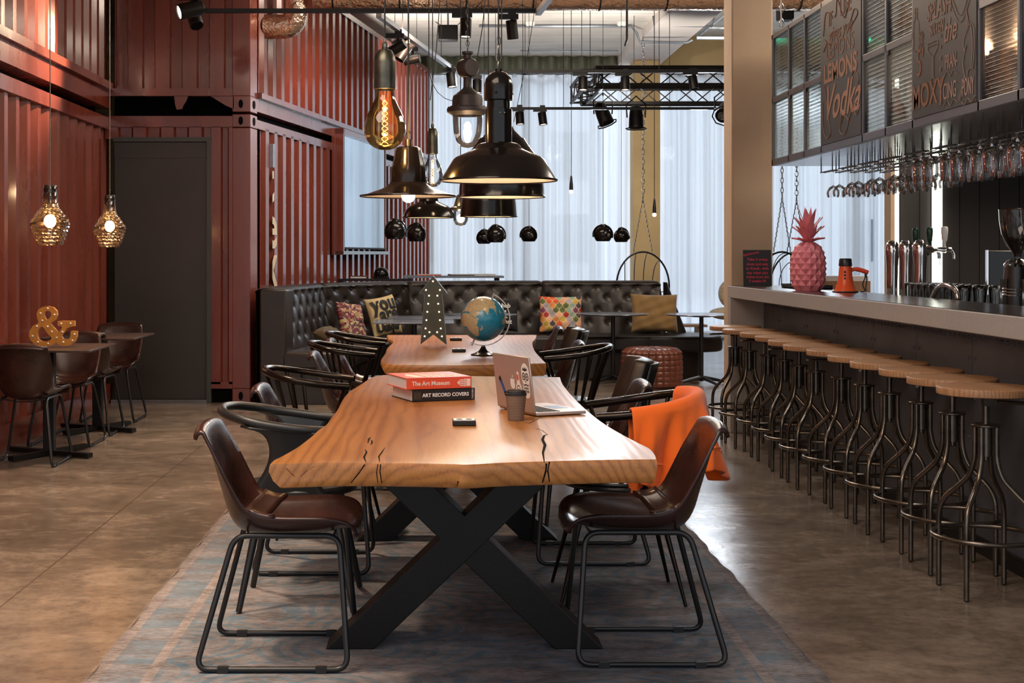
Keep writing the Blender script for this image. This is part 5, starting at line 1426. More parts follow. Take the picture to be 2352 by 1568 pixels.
arc = [Vector((.147*math.cos(a), 0, .206+.147*math.sin(a))) for a in [PI/2-.43-(PI+.08)*i/40 for i in range(41)]]
vs = []; fs = []
for i, p in enumerate(arc):
    o_ = (p-Vector((0, 0, .206))).normalized()
    for dr_, dy in ((-.0, -.009), (-.0, .009), (.006, .009), (.006, -.009)): q = p+o_*dr_; vs.append((q.x, dy, q.z))
    if i:
        for j in range(4): fs.append((4*(i-1)+j, 4*(i-1)+(j+1) % 4, 4*i+(j+1) % 4, 4*i+j))
b.add(vs, fs); b.tube([Vector((0, 0, .206))+ax*.126, Vector((0, 0, .206))+ax*.158], .005, 8); b.tube([Vector((0, 0, .206))-ax*.126, Vector((0, 0, .206))-ax*.165], .005, 8)
b.build('meridian_arc', 'alu', t, label='clear silver arc')
b = MB(); b.lathe([(0, 0), (.07, 0), (.072, .006), (.05, .013), (.03, .022), (.018, .036), (.011, .05), (.009, .058)], 32); b.build('stand_base', 'enamel', t)

def puck(lb, px, py, w=.078):
    p = onz(px, py, .76); t = thing('table_socket', lb, 'power socket', (p.x, p.y, ZTB), 0, 'flush sockets in the tables')
    b = MB(); b.box((0, 0, .0085), (w, .065, .017)); b.build('housing', 'black', t, bevel=.003)
    b = MB(); b.box((0, 0, .018), (w*.9, .056, .002)); b.build('face_plate', 'alu', t, smooth=False)
    b = MB()
    for x in (-.016, .016): b.cyl((x, 0, .0185), .011, .001, 16)
    b.build('socket_hole', 'dark', t, smooth=False)
puck('black and silver socket block on the near table', 1066, 976); puck('black socket block between arrow sign and globe base', 1054, 808, .08); puck('farthest black socket block, behind the arrow sign', 1047, 782, .08)

# books
def book(lb, corner, ang, w, dpt, th, cov, z0, title, tcol, tsz, tx_=.5):
    t = thing('art_book', lb, 'book', (corner[0], corner[1], z0), ang, 'art books on the near table')
    c_ = .003
    b = MB(); b.bx(0, w, 0, dpt, 0, c_); b.bx(0, w, 0, dpt, th-c_, th); b.bx(0, w, 0, c_, 0, th); b.build('cover', cov, t, smooth=False, bevel=.001)
    b = MB(); b.bx(.004, w-.004, c_, dpt-.004, c_, th-c_); b.build('pages', 'paper', t, smooth=False)
    b = MB(); me = text(title, tsz, .0003, 'CENTER', .0006); b.mesh(me, FR((w*tx_, -.0006, th/2), (1, 0, 0), (0, 0, 1)) @ Matrix.Diagonal((1., 1, 1, 1))); b.build('spine_title', tcol, t, smooth=False)
    return t
ang = math.radians(21)
c0 = onz(947, 923.5, .76)
b1 = book('black art book with white spine lettering beneath the orange one', (c0.x, c0.y), ang, .262, .245, .046, 'bookblk', ZTB, 'ART RECORD COVERS', 'inkw', .0192, .53)
b = MB(); me = text('TASCHEN', .009, .0003, 'CENTER', 0); b.mesh(me, FR((.252, -.0007, .023), (0, 0, 1), (-1, 0, 0))); b.build('publisher_name', 'inkw', b1, smooth=False)
b = MB()
for i in range(6): b.bx(.008+i*.005, .010+i*.005, -.0006, 0, .008, .036)
b.build('spine_stripes', 'fabric_olive', b1, smooth=False)
b2 = book('orange art book with white spine lettering topping the pair', (c0.x-.022, c0.y-.004), ang-.02, .27, .25, .045, 'bookred', ZTB+.0465, 'The Art Museum', 'ink', .0225, .37)
b = MB(); x0 = .208
b.prism_xz([(x0, .022), (x0+.012, .033), (x0+.012, .011)], -.0008, 0)
for i in range(4): b.bx(x0+.014, x0+.031, -.0008, 0, .009+i*.007, .013+i*.007)
b.bx(x0+.032, x0+.036, -.0008, 0, .007, .038); b.bx(x0+.039, x0+.056, -.0008, 0, .008, .037); b.build('spine_emblem', 'ink', b2, smooth=False)
b = MB()
for i in range(7): b.bx(.10+i*.022, .112+i*.022, .03, .22-.018*i, .0452, .0456)
b.add([(.03, .10, .0454), (.05, .03, .0454), (.09, .05, .0454), (.06, .2, .0454)], [(0, 1, 2, 3)]); b.build('cover_print', 'ink', b2, smooth=False)

# laptop
H1 = Vector((.34, 4.895, 0)); H2 = Vector((.222, 5.165, 0)); ux = (H2-H1).normalized(); uy = Vector((ux.y, -ux.x, 0)); LW = (H2-H1).length
t = thing('open_laptop', 'open silver laptop with stickers on its lid', 'laptop', (H1.x, H1.y, ZTB), math.atan2(ux.y, ux.x))
# local x along the hinge, local -y towards the keyboard side
b = MB(); b.bx(0, LW, -.20, 0, .002, .013); b.build('base', 'alu', t, bevel=.003)
b = MB()
for r in range(5):
    for c in range(13): b.bx(.022+c*.0195, .037+c*.0195, -.035-r*.0175, -.021-r*.0175, .013, .0142)
b.build('keyboard', 'black', t, smooth=False)
b = MB(); b.bx(LW/2-.045, LW/2+.045, -.185, -.125, .013, .0135); b.build('trackpad', 'steel', t, smooth=False)
b = MB(); b.bx(0, LW, -.0035, .0035, 0, .20); lid = b.build('screen_lid', 'alu', t, bevel=.003, loc=(0, .004, .010)); lid.rotation_euler = (math.radians(-7), 0, 0)
b = MB(); b.bx(.008, LW-.008, -.0042, -.0036, .01, .192); b.build('display', 'dark', lid, smooth=False)
# lid decorations; seen from outside, outer face is +y ; x runs right to left for the viewer
def lidp(x, z): return (x, .0036, z)
FL = lambda x, z: FR((x, .0037, z), (-1, 0, 0), (0, 0, 1))
def ell(cx_, cz, rx, rz, n=24): return [(cx_+rx*math.cos(2*PI*i/n), cz+rz*math.sin(2*PI*i/n)) for i in range(n)]
def flat(par, name, m, x, z, paths, th=.0006, rot=0, lift=0):
    me = slab2d(paths, th); b = MB(); M = FL(x, z) @ rotz(rot); M[1][3] += lift; b.mesh(me, M); return b.build(name, m, par, smooth=False)
flat(lid, 'emblem', 'inkw', LW*.50, .10, [rnd([(0, -.022), (.012, -.02), (.017, -.006), (.013, 0), (.016, .010), (.008, .015), (0, .012), (-.009, .015), (-.016, .009), (-.018, -.003), (-.012, -.018)]), rnd([(.001, .017), (.006, .026), (.001, .026)])])
sx = LW*.135
flat(lid, 'skull_sticker', 'inkw', sx, .118, [rnd([(-.024, .045), (0, .06), (.024, .045), (.03, .015), (.024, -.02), (.022, -.055), (0, -.066), (-.022, -.055), (-.024, -.02), (-.03, .015)])])
flat(lid, 'sticker_print', 'black', sx, .118, [ell(-.012, .012, .011, .014), ell(-.012, .012, .007, .010)[::-1], ell(.012, .012, .011, .014), ell(.012, .012, .007, .010)[::-1], ell(-.012, .012, .003, .004), ell(.012, .012, .003, .004), [(-.018, .035), (-.012, .045), (-.006, .037), (0, .047), (.006, .037), (.012, .045), (.018, .035), (0, .032)], [(-.004, -.008), (0, -.001), (.004, -.008)]]+[[(-.016+i*.007, -.026), (-.012+i*.007, -.026), (-.012+i*.007, -.034), (-.016+i*.007, -.034)] for i in range(5)]+[[(-.014+i*.007, -.037), (-.010+i*.007, -.037), (-.010+i*.007, -.045), (-.014+i*.007, -.045)] for i in range(5)]+[rnd([(-.022, -.012), (-.014, -.018), (0, -.014), (.014, -.018), (.022, -.012), (.014, -.022), (0, -.018), (-.014, -.022)])], lift=.0006)
flat(lid, 'bottle_sticker', 'inkw', LW*.34, .085, [rnd([(-.018, -.04), (.018, -.04), (.021, .0), (.010, .02), (.006, .055), (-.006, .055), (-.010, .02), (-.021, 0)])], lift=.0002)
flat(lid, 'bottle_print', 'black', LW*.34, .085, [ell(0, -.01, .014, .02), ell(0, -.01, .0115, .017)[::-1], [(-.008, -.016), (.008, -.016), (.008, -.019), (-.008, -.019)], [(-.006, -.004), (.006, -.004), (.006, -.008), (-.006, -.008)]], lift=.0008)
flat(lid, 'bottle_label', 'orange', LW*.34, .125, [[(-.006, -.012), (.006, -.012), (.006, .008), (-.006, .008)]], lift=.0008)
flat(lid, 'blue_sticker', 'bookblk', LW*.79, .082, [[(-.038, -.009), (.038, -.009), (.038, .009), (-.038, .009)]], rot=-1.02)
flat(lid, 'blue_print', 'blueprint', LW*.79, .082, [[(-.02, -.007), (.024, -.007), (.024, .006), (-.02, .006)]], rot=-1.02, lift=.0007)

# coffee cup
t = thing('coffee_cup', 'takeaway coffee cup with black lid and ribbed brown sleeve', 'cup', (.2625, 4.80, ZTB))
pr = []
for i in range(31): z = .004+i*.0027; r = .0265+(.0355-.0265)*z/.088; pr.append((r+(.0009 if i % 2 else 0), z))
b = MB(); b.lathe([(0, 0), (.0265, 0)]+pr+[(.034, .089), (0, .089)], 36); b.build('cup_body', 'cup', t, ang=30)
b = MB(); b.lathe([(.0355, .086), (.0375, .087), (.0375, .092), (.036, .093), (.0345, .094), (.033, .101), (.031, .102), (.029, .099), (0, .099)], 36); b.build('lid', 'rubber', t)
# ------------------------------------------------------------ bar
bar_ = thing('bar_counter', 'long bar counter with grey edge and riveted dark steel front', 'bar counter', (0, 0, 0))
b = MB(); b.bx(2.17, 2.62, 3.2, 10.5, 1.01, 1.098); b.build('counter_slab', 'stone', bar_, bevel=.004)
b = MB(); b.bx(2.174, 2.616, 3.2, 10.496, 1.098, 1.1005); b.build('counter_surface', 'stone_top', bar_, smooth=False)
b = MB(); b.bx(2.17, 2.42, 10.40, 10.5, 0, 1.01); b.build('end_support', 'stone', bar_, bevel=.004)
ys = [10.40, 9.93, 9.20, 8.50, 7.775, 7.066, 6.33, 5.60, 4.88, 4.16, 3.44]
for i in range(len(ys)-1):
    ya, yb = ys[i+1], ys[i]; b = MB(); b.bx(2.42, 2.44, ya+.003, yb-.003, .0, 1.01)
    b.mi = 1; b.bx(2.414, 2.42, yb-.05, yb-.003, 0, 1.01) if False else None
    m = Matrix.Rotation(-PI/2, 4, 'Y')
    def riv(y, z):
        b.T = Matrix.Translation((2.42, y, z)) @ m; b.lathe([(.0105, 0), (.009, .004), (.0045, .007), (0, .008)], 10); b.T = Matrix.Identity(4)
    b.mi = 0
    n_ = int((yb-ya-.06)/.058)
    for k in range(n_+1): riv(ya+.03+(yb-ya-.06)*k/n_, .955)
    for k in range(5):
        for yy in (ya+.035, yb-.035): riv(yy, .86-k*.18)
    b.build('front_panel', 'panel', bar_, ang=40)
b = MB(); b.bx(2.40, 2.42, 3.3, 10.4, 0, .07); b.build('kick_strip', 'leg_black', bar_, smooth=False)
b = MB(); b.bx(2.46, 2.60, 3.3, 10.3, 0, 1.01); b.build('inner_wall', 'darkwall', bar_, smooth=False)
wk = thing('work_counter', 'steel work counter behind the bar holding the taps and glasses', 'counter', (0, 0, 0))
b = MB(); b.bx(2.63, 3.30, 3.4, 10.4, .90, .935); b.build('worktop', 'steel', wk, smooth=False)
b = MB(); b.bx(2.66, 3.27, 3.4, 10.35, 0, .90); b.build('carcass', 'darkwall', wk, smooth=False)
# stools
def stool():
    t = thing('bar_stool', 's', 'stool', (0, 0, 0), 0, 'industrial stools along the bar')
    b = MB(); b.lathe([(0, .781), (.180, .781), (.184, .784), (.185, .808), (.182, .812), (.178, .813), (0, .813)], 56); b.build('seat', 'oak_seat', t, ang=50)
    b = MB(); b.cyl((0, 0, .775), .05, .008, 20)
    pts = [(.0145 if k % 2 else .0125, .52+k*.007) for k in range(36)]; b.lathe([(0, .52)]+pts+[(0, .775)], 14); b.build('screw_post', 'gun', t)
    b = MB(); b.box((0, -.03, .757), (.05, .03, .035)); b.tube([(.01, -.03, .757), (.17, -.075, .750)], .0075, 8); b.build('locking_handle', 'gun', t)
    b = MB(); b.lathe([(0, .655), (.052, .655), (.056, .658), (.056, .663), (.052, .666), (0, .666)], 28); b.lathe([(.02, .54), (.026, .54), (.026, .655), (.02, .655)], 16); b.build('hub_plate', 'gun', t)
    for k in range(4):
        a = PI/4+k*PI/2; c, s = math.cos(a), math.sin(a)
        pr = [(.043, .655), (.043, .58), (.046, .52), (.068, .455), (.115, .405), (.160, .362), (.183, .318), (.189, .27), (.189, .2), (.189, .1), (.189, .006)]
        b = MB(); b.tube([(p.x*c, p.x*s, p.z) for p in catmull([(r, 0, z) for r, z in pr], 4)], .0108, 12)
        o = b.build('leg', 'gun', t); b = MB(); b.sphere((.189*c, .189*s, .006), .0112, 10, 6, (1, 1, .5)); b.build('foot_cap', 'rubber', o)
    b = MB(); b.tube([(.200*math.cos(2*PI*i/48), .200*math.sin(2*PI*i/48), .228) for i in range(48)], .0098, 10, True); b.build('foot_ring', 'gun', t)
    return t
s0 = stool()
sy = [5.48, 5.83, 6.21, 6.65, 7.03, 7.44, 7.95, 8.32, 8.66, 9.1, 9.66, 10.12]
nth = ['first and nearest', 'second', 'third', 'fourth', 'fifth', 'sixth', 'seventh', 'eighth', 'ninth', 'tenth', 'eleventh', 'twelfth and farthest']
random.seed(4)
lx = [2157, 2088, 2023, 1956, 1904, 1855, 1801, 1766, 1736, 1701, 1660.6, 1631]
for i in range(12):
    y = 5.48+i*.4225; xs = .183+(lx[i]-1010)*y/3200
    lb = '%s oak topped industrial stool of the bar row, counted from the camera end' % nth[i]
    if i == 0: s0.location = (xs, y, 0); s0['label'] = lb; s0.rotation_euler = (0, 0, .04)
    else: dup(s0, lb, (xs, y, 0), random.choice([0, PI/2, PI, -PI/2])+random.uniform(-.08, .08))

# overhead cabinet
cb = thing('hanging_cabinet', 'black steel framed cabinet with reeded glass hung over the bar', 'cabinet', (0, 0, 0))
CXF = 2.45; ZB, ZM, ZTOP = 1.985, 2.465, 2.95
my = [10.27, 9.79, 9.37, 8.95, 8.08, 7.66, 7.22, 6.34, 5.90, 5.46, 5.02]
def beamx(y0, y1, z0, z1, x0=CXF, x1=CXF+.035, nm='frame_bar'):
    b = MB(); b.bx(x0, x1, y0, y1, z0, z1); b.build(nm, 'frame_grey', cb, smooth=False, bevel=.002)
beamx(5.0, 10.29, ZB, ZB+.045); beamx(5.0, 10.29, ZTOP-.035, ZTOP)
for y in my:
    th = .022 if y not in (10.27,) else .035; beamx(y-th/2, y+th/2, ZB, ZTOP)
for ya, yb in ((9.79, 10.27), (9.37, 9.79), (8.95, 9.37), (7.66, 8.08), (7.22, 7.66), (5.9, 6.34), (5.46, 5.9), (5.02, 5.46)):
    beamx(ya, yb, ZM-.02, ZM+.02)
    for z0, z1 in ((ZB+.045, ZM-.02), (ZM+.02, ZTOP-.035)):
        b = MB(); b.bx(CXF+.012, CXF+.017, ya+.011, yb-.011, z0, z1); b.build('glass_pane', 'mesh_glass' if yb < 6.5 else 'ribbed', cb, smooth=False)
b = MB()
for y in (9.80, 9.38, 7.67, 9.0): b.bx(CXF+.0, CXF+.012, y-.06, y-.03, ZM-.045, ZM-.02)
b.build('pane_clip', 'black', cb, smooth=False)
b = MB(); b.bx(CXF+.035, 3.33, 5.0, 10.29, ZB, ZB+.02); b.build('bottom_panel', 'steel', cb, smooth=False)
b = MB(); b.bx(CXF+.035, 3.33, 5.0, 10.29, ZTOP-.02, ZTOP); b.build('top_panel', 'frame_grey', cb, smooth=False)
b = MB(); b.bx(CXF+.04, 3.33, 5.0, 8.9, ZM-.01, ZM+.01); b.build('shelf', 'frame_grey', cb, smooth=False)
b = MB(); b.bx(3.30, 3.33, 5.0, 10.29, ZB, ZB+.045); b.bx(3.30, 3.33, 5.0, 10.29, ZTOP-.04, ZTOP)
for y in my[::2]: b.bx(3.30, 3.33, y-.012, y+.012, ZB, ZTOP)
b.build('back_frame', 'frame_grey', cb, smooth=False)
for ya, yb in ((8.08, 8.95), (6.34, 7.22)):
    b = MB(); b.bx(CXF-.004, CXF+.01, ya+.011, yb-.011, ZB+.045, ZTOP-.035); o = b.build('chalkboard', 'chalkboard', cb, smooth=False)
    if ya > 8: cbA = o
    else: cbB = o
def chalk(par, items, ym, nm='chalk_lettering', mt='chalk'):
    for (s, dy, z, sz, sh, bold, sxx) in items:
        b = MB(); me = text(s, sz, .0008, 'CENTER', bold, 3, sh); b.mesh(me, FR((CXF-.0055, ym-dy, z), (0, -1, 0), (0, 0, 1)) @ Matrix.Diagonal((sxx, 1, 1, 1)))
        b.build('chalk_word', mt, par, smooth=False)
def chalk_lines(par, lines, ym, r=.003, mt='chalk'):
    b = MB()
    for ln in lines:
        pts = catmull([(CXF-.006, ym-dy, z) for dy, z in ln], 5) if len(ln) > 2 else [(CXF-.006, ym-dy, z) for dy, z in ln]
        b.tube(pts, r*.7, 5)
    b.build('chalk_drawing', mt, par, smooth=False)
YA = 8.515; YB = 6.78
chalk(cbA, [('IF', -.2, 2.80, .13, 0, 0, 1), ('LIFE', .12, 2.83, .14, 0, 0, 1), ('gives you', .0, 2.70, .13, .4, 0, 1), ('LEMONS', .0, 2.60, .15, 0, -.002, 1.05), ('LEMONS', .0, 2.465, .16, 0, .005, 1.15), ('Vodka', .02, 2.27, .30, .45, .004, .98)], YA)
chalk_lines(cbA, [[(-.36, 2.72), (-.3, 2.86), (-.1, 2.80), (-.05, 2.9), (.1, 2.76), (.25, 2.9), (.36, 2.82)], [(-.36, 2.62), (-.28, 2.67), (-.36, 2.70), (-.2, 2.64)], [(.2, 2.68), (.36, 2.74), (.3, 2.78), (.22, 2.72)], [(-.38, 2.3), (-.37, 2.15), (-.3, 2.07), (-.2, 2.09), (-.25, 2.2), (-.33, 2.4)], [(.05, 2.20), (.0, 2.09), (.1, 2.06), (.18, 2.13), (.08, 2.17), (.02, 2.12)], [(.18, 2.13), (.3, 2.22), (.38, 2.2), (.34, 2.15), (.28, 2.2)], [(.2, 2.35), (.3, 2.42), (.38, 2.36), (.36, 2.3)]], YA, .0032)
chalk(cbB, [('SPLASH', -.05, 2.535, .13, .25, 0, .78), ('SIXTEN', -.08, 2.445, .085, .3, 0, .7), ('the', .10, 2.405, .16, .4, .001, .8), ('PRAN-', .12, 2.255, .105, 0, .0, .55), ('CING', .10, 2.115, .115, 0, .0, .62), ('PONY', .33, 2.105, .12, 0, .0, .45)], YB, mt='chalk2')
chalk(cbB, [("5'", -.31, 2.30, .20, 0, 0, .8), ('MOXY', -.20, 2.13, .17, 0, .002, .92)], YB)
chalk_lines(cbB, [
    [(-.20, 2.385), (-.06, 2.385)], [(-.20, 2.385), (-.2, 2.35), (-.145, 2.315), (-.135, 2.30), (-.135, 2.205)], [(-.06, 2.385), (-.06, 2.35), (-.115, 2.315), (-.12, 2.30), (-.12, 2.205)], [(-.165, 2.185), (-.09, 2.185)], [(-.135, 2.21), (-.165, 2.185)], [(-.12, 2.21), (-.09, 2.185)], [(-.2, 2.367), (-.06, 2.367)],
    [(.16, 2.62), (.35, 2.62)], [(.08, 2.57), (.24, 2.42), (.40, 2.57)], [(.115, 2.57), (.24, 2.452), (.365, 2.57)], [(.08, 2.57), (.14, 2.63)], [(.40, 2.57), (.36, 2.63)],
    [(.34, 2.39), (.29, 2.345), (.275, 2.31), (.29, 2.28), (.31, 2.305), (.27, 2.23), (.29, 2.17), (.315, 2.14), (.33, 2.18), (.37, 2.19)], [(.37, 2.19), (.385, 2.27), (.38, 2.34), (.36, 2.39), (.34, 2.39)], [(.31, 2.47), (.325, 2.39)], [(.31, 2.47), (.345, 2.39)], [(.36, 2.40), (.40, 2.37), (.41, 2.28), (.39, 2.19), (.37, 2.19)], [(.315, 2.355), (.32, 2.35)],
    [(.29, 2.16), (.22, 2.06)], [(.305, 2.155), (.23, 2.055)],
    [(.03, 2.19), (.07, 2.215), (.11, 2.185), (.15, 2.21), (.2, 2.185)], [(.02, 2.05), (.07, 2.075), (.11, 2.045), (.15, 2.07), (.2, 2.05)], [(.25, 2.045), (.29, 2.03), (.33, 2.055), (.37, 2.035), (.42, 2.055)],
    [(-.41, 2.53), (-.41, 2.385), (-.36, 2.375), (-.335, 2.38)], [(-.335, 2.38), (-.335, 2.51), (-.36, 2.54), (-.36, 2.59), (-.39, 2.59), (-.39, 2.54), (-.41, 2.53)], [(-.39, 2.56), (-.36, 2.56)], [(-.39, 2.575), (-.36, 2.575)],
    [(-.295+.028*math.cos(a), 2.425+.04*math.sin(a)) for a in [2*PI*i/12 for i in range(13)]], [(-.295, 2.385), (-.295, 2.465)], [(-.323, 2.425), (-.267, 2.425)], [(-.315, 2.40), (-.275, 2.45)], [(-.315, 2.45), (-.275, 2.40)]]
    + [[(-.02+.007*math.cos(a), 2.40-.055*k+.009*math.sin(a)) for a in [2*PI*i/6 for i in range(7)]] for k in range(7)], YB, .0019, 'chalk2')
b = MB()
for y in (10.2, 7.3): b.tube([(2.5, y, ZTOP), (2.5, y, 4.75)], .006, 6); b.tube([(3.3, y, ZTOP), (3.3, y, 4.75)], .006, 6)
chain(b, 2.52, 10.27, ZTOP, 4.3, .07, .017, .004); b.build('hanging_chain', 'steel', cb)
# bottles in the cabinet
def bottle(lb, loc, m, h, r, kind):
    t = thing('liquor_bottle', lb, 'bottle', loc, 0, 'bottles inside the hanging cabinet')
    b = MB(); b.lathe([(0, 0), (r, 0), (r, h*.58), (r*.8, h*.66), (r*.36, h*.76), (r*.33, h*.93), (r*.36, h*.94), (r*.36, h), (0, h)], 20); b.build('glass_body', m, t)
    b = MB(); b.lathe([(r*1.01, h*.14), (r*1.015, h*.46)], 20); b.build('paper_label', 'paper', t)
    return t
protos = {}
random.seed(9); nb = 0
for zz in (ZB+.0205, ZM+.0105):
    y = 5.12; k = 0
    while y < 8.05:
        m = random.choice(['bottle_am', 'bottle_am', 'bottle_cl', 'bottle_gr', 'bottle_rd']); sh = random.choice([(.30, .042), (.27, .047), (.33, .038)])
        lb = 'blurred liquor bottle behind the reeded cabinet glass'; key = (m, sh)
        x = 2.60 if k % 2 else 2.72
        if key not in protos: protos[key] = bottle(lb, (x, y, zz), m, sh[0], sh[1], 0)
        else: dup(protos[key], lb, (x, y, zz), random.random()*6)
        y += random.uniform(.11, .19); k += 1

for y in (5.7, 7.3):
    for z in (2.42, 2.86): plight((3.05, y, z), 5, .04, (1, .66, .4))
b = MB(); b.bx(3.335, 3.345, 5.0, 8.05, ZB+.02, ZTOP-.02); b.build('back_board', 'bottle_am' if False else 'oak_seat', cb, smooth=False)
# glass racks and hanging glasses
rky = [9.72, 9.28, 8.84, 8.40, 7.94, 7.50, 7.06, 6.60, 6.16]
rk0 = None
for i, y in enumerate(rky):
    lb = 'black wire glass rack under the cabinet, number %s from the pillar' % ['one', 'two', 'three', 'four', 'five', 'six', 'seven', 'eight', 'nine'][i]
    if rk0 is None:
        rk0 = thing('glass_rack', lb, 'rack', (2.70, y, 0), 0, 'wire glass racks under the cabinet')
        b = MB()
        for k in range(5):
            x = k*.105
            for yy in (-.14, .14): b.tube([(x, yy, ZB-.001), (x, yy, 1.912), (x+.028, yy, 1.912)], .004, 6)
            b.tube([(x, -.16, 1.912), (x, .16, 1.912)], .004, 6); b.tube([(x+.028, -.16, 1.912), (x+.028, .16, 1.912)], .004, 6)
        b.build('wire_frame', 'steel_black', rk0)
    else: dup(rk0, lb, (2.70, y, 0))
def wineglass(kind):
    t = thing('wine_glass' if kind == 0 else 'goblet', 'g', 'glass', (0, 0, 0), 0, 'stemmed glasses hanging in the racks')
    if kind == 0: pr = [(.034, .003), (.034, 0), (.006, -.004), (.0035, -.015), (.0035, -.095), (.006, -.102), (.028, -.115), (.044, -.14), (.046, -.16), (.040, -.185)]
    else: pr = [(.038, .003), (.038, 0), (.008, -.004), (.005, -.012), (.006, -.03), (.03, -.042), (.045, -.07), (.048, -.10), (.044, -.15), (.041, -.17)]
    b = MB(); b.lathe(pr, 20); b.build('glass_body', 'glass', t, ang=180); return t
random.seed(1); wg = [None, None]
for i, y in enumerate(rky):
    kind = 0 if i < 4 else 1
    for c in range(4):
        for r in range(2):
            x = 2.70+.014+.1045*c+.0; yy = y+(-.075 if r == 0 else .075)
            if kind == 0: x = 2.70+.0665+.105*c-.0+.0
            else: x = 2.7665+.105*c
            if i == 0 and (c > 2): continue
            lb = ('small bowled wine glass hanging upside down near the pillar end' if kind == 0 else 'wide goblet hanging upside down toward the right end of the racks')
            if wg[kind] is None: wg[kind] = wineglass(kind); wg[kind].location = (x, yy, 1.918); wg[kind]['label'] = lb
            else: dup(wg[kind], lb, (x, yy, 1.918))
            o_ = None

# dark back bar wall and strips
b = MB(); b.bx(4.62, 8.2, 14.0, 14.1, 0, 4.78); ww = struct(b.build('wall_bar', 'darkwall', smooth=False))
b = MB(); x = 4.62
while x < 8.1: b.bx(x, x+.004, 13.994, 14.0, 0, 3.3); x += .2
b.build('panel_groove', 'dark', ww, smooth=False)
b = MB(); b.bx(4.50, 4.54, 13.9, 14.1, 0, 3.3); b.build('edge_post', 'pillar', ww, smooth=False)
for i, (x0, x1, lb) in enumerate(((4.545, 4.60, 'bright vertical light strip at the edge of the dark bar wall'), (4.945, 5.035, 'bright vertical light strip on the dark bar wall behind the taps'))):
    t = thing('light_strip', lb, 'light', (0, 0, 0)); b = MB(); b.bx(x0, x1, 13.955, 13.985, .6, 2.6 if i else 3.2); b.build('diffuser', 'led', t, smooth=False)
    b = MB(); b.bx(x0-.006, x1+.006, 13.985, 13.993, .6, 2.6 if i else 3.2); b.build('channel', 'steel', t, smooth=False)
t = thing('back_bar_shelf', 'dark upper back bar canopy with glowing strip standing in for bright glass reflections', 'shelf', (0, 0, 0))
b = MB(); b.bx(4.9, 8.0, 12.9, 13.95, 2.26, 2.34); b.build('canopy', 'darkwall', t, smooth=False)
b = MB(); b.bx(5.35, 8.0, 12.88, 12.895, 2.27, 2.33); b.build('glint_strip', 'ledbulb', t, smooth=False)  # glow stands in for bright reflections off the shelf glasses
t = thing('green_exit_lamp', 'green glowing emergency lamp seen through the reeded glass', 'lamp', (3.9, 13.2, 3.42)); b = MB(); b.box((0, 0, 0), (.36, .08, .18)); b.build('housing', 'frame_grey', t)
b = MB(); b.box((0, -.045, 0), (.34, .01, .16)); b.build('lit_face', emit('green_glow', (.05, 1, .55), 3), t, smooth=False)
b = MB(); b.tube([(0, 0, .09), (0, 0, 1.3)], .008, 6); b.build('rod', 'frame_grey', t)

# ---------------- items on the bar
ZC = 1.101
t = thing('pink_pineapple', 'faceted pink pineapple ornament on the bar', 'ornament', (2.345, 8.87, ZC), .2)
def pr_r(v): return [(0, .078), (.1, .090), (.3, .099), (.5, .101), (.7, .096), (.85, .083), (.95, .06), (1, .035)]
def rad(v):
    P_ = pr_r(0)
    for i in range(len(P_)-1):
        if P_[i][0] <= v <= P_[i+1][0]: q = (v-P_[i][0])/(P_[i+1][0]-P_[i][0]); return P_[i][1]*(1-q)+P_[i+1][1]*q
    return P_[-1][1]
nr, nc = 9, 10; vs = []; fs = []
def gp(i, j): a = 2*PI*(j+.5*(i % 2))/nc; r = rad(i/nr); return Vector((r*math.cos(a), r*math.sin(a), .315*i/nr))
idx = {}
for i in range(nr+1):
    for j in range(nc): idx[(i, j)] = len(vs); vs.append(gp(i, j))
for i in range(1, nr):
    for j in range(nc):
        jl = j if i % 2 else (j-1) % nc; jr = (j+1) % nc if i % 2 else j
        # diamond centred between (i,j) and (i,j+1): left (i,j) right (i,j+1), bottom (i-1,..) top (i+1,..)
        Lq = idx[(i, j)]; Rq = idx[(i, (j+1) % nc)]; jb = (j+1) % nc if i % 2 else j
        B_ = idx[(i-1, jb)]; T_ = idx[(i+1, jb)]
        c = (vs[Lq]+vs[Rq]+vs[B_]+vs[T_])/4; n_ = Vector((c.x, c.y, 0)).normalized(); vs.append(c+n_*.019); C_ = len(vs)-1
        fs += [(Lq, B_, C_), (B_, Rq, C_), (Rq, T_, C_), (T_, Lq, C_)]
for i in (0, nr):
    for j in range(nc):
        jb = (j+1) % nc if i % 2 else j
        k = idx[(1 if i == 0 else nr-1, j)]
fs.append([idx[(0, j)] for j in range(nc)][::-1]); fs.append([idx[(nr, j)] for j in range(nc)])
for j in range(nc): fs.append((idx[(0, j)], idx[(0, (j+1) % nc)], idx[(1, j)])); fs.append((idx[(nr, j)], idx[(nr-1, (j-1) % nc)], idx[(nr, (j-1) % nc)])) if False else None
b = MB(); b.add(vs, fs); b.lathe([(.07, .0), (.085, .02), (.09, .1), (.09, .2), (.08, .27), (.035, .31)], 24); b.build('body', 'pink', t, smooth=False)
b = MB(); random.seed(8)
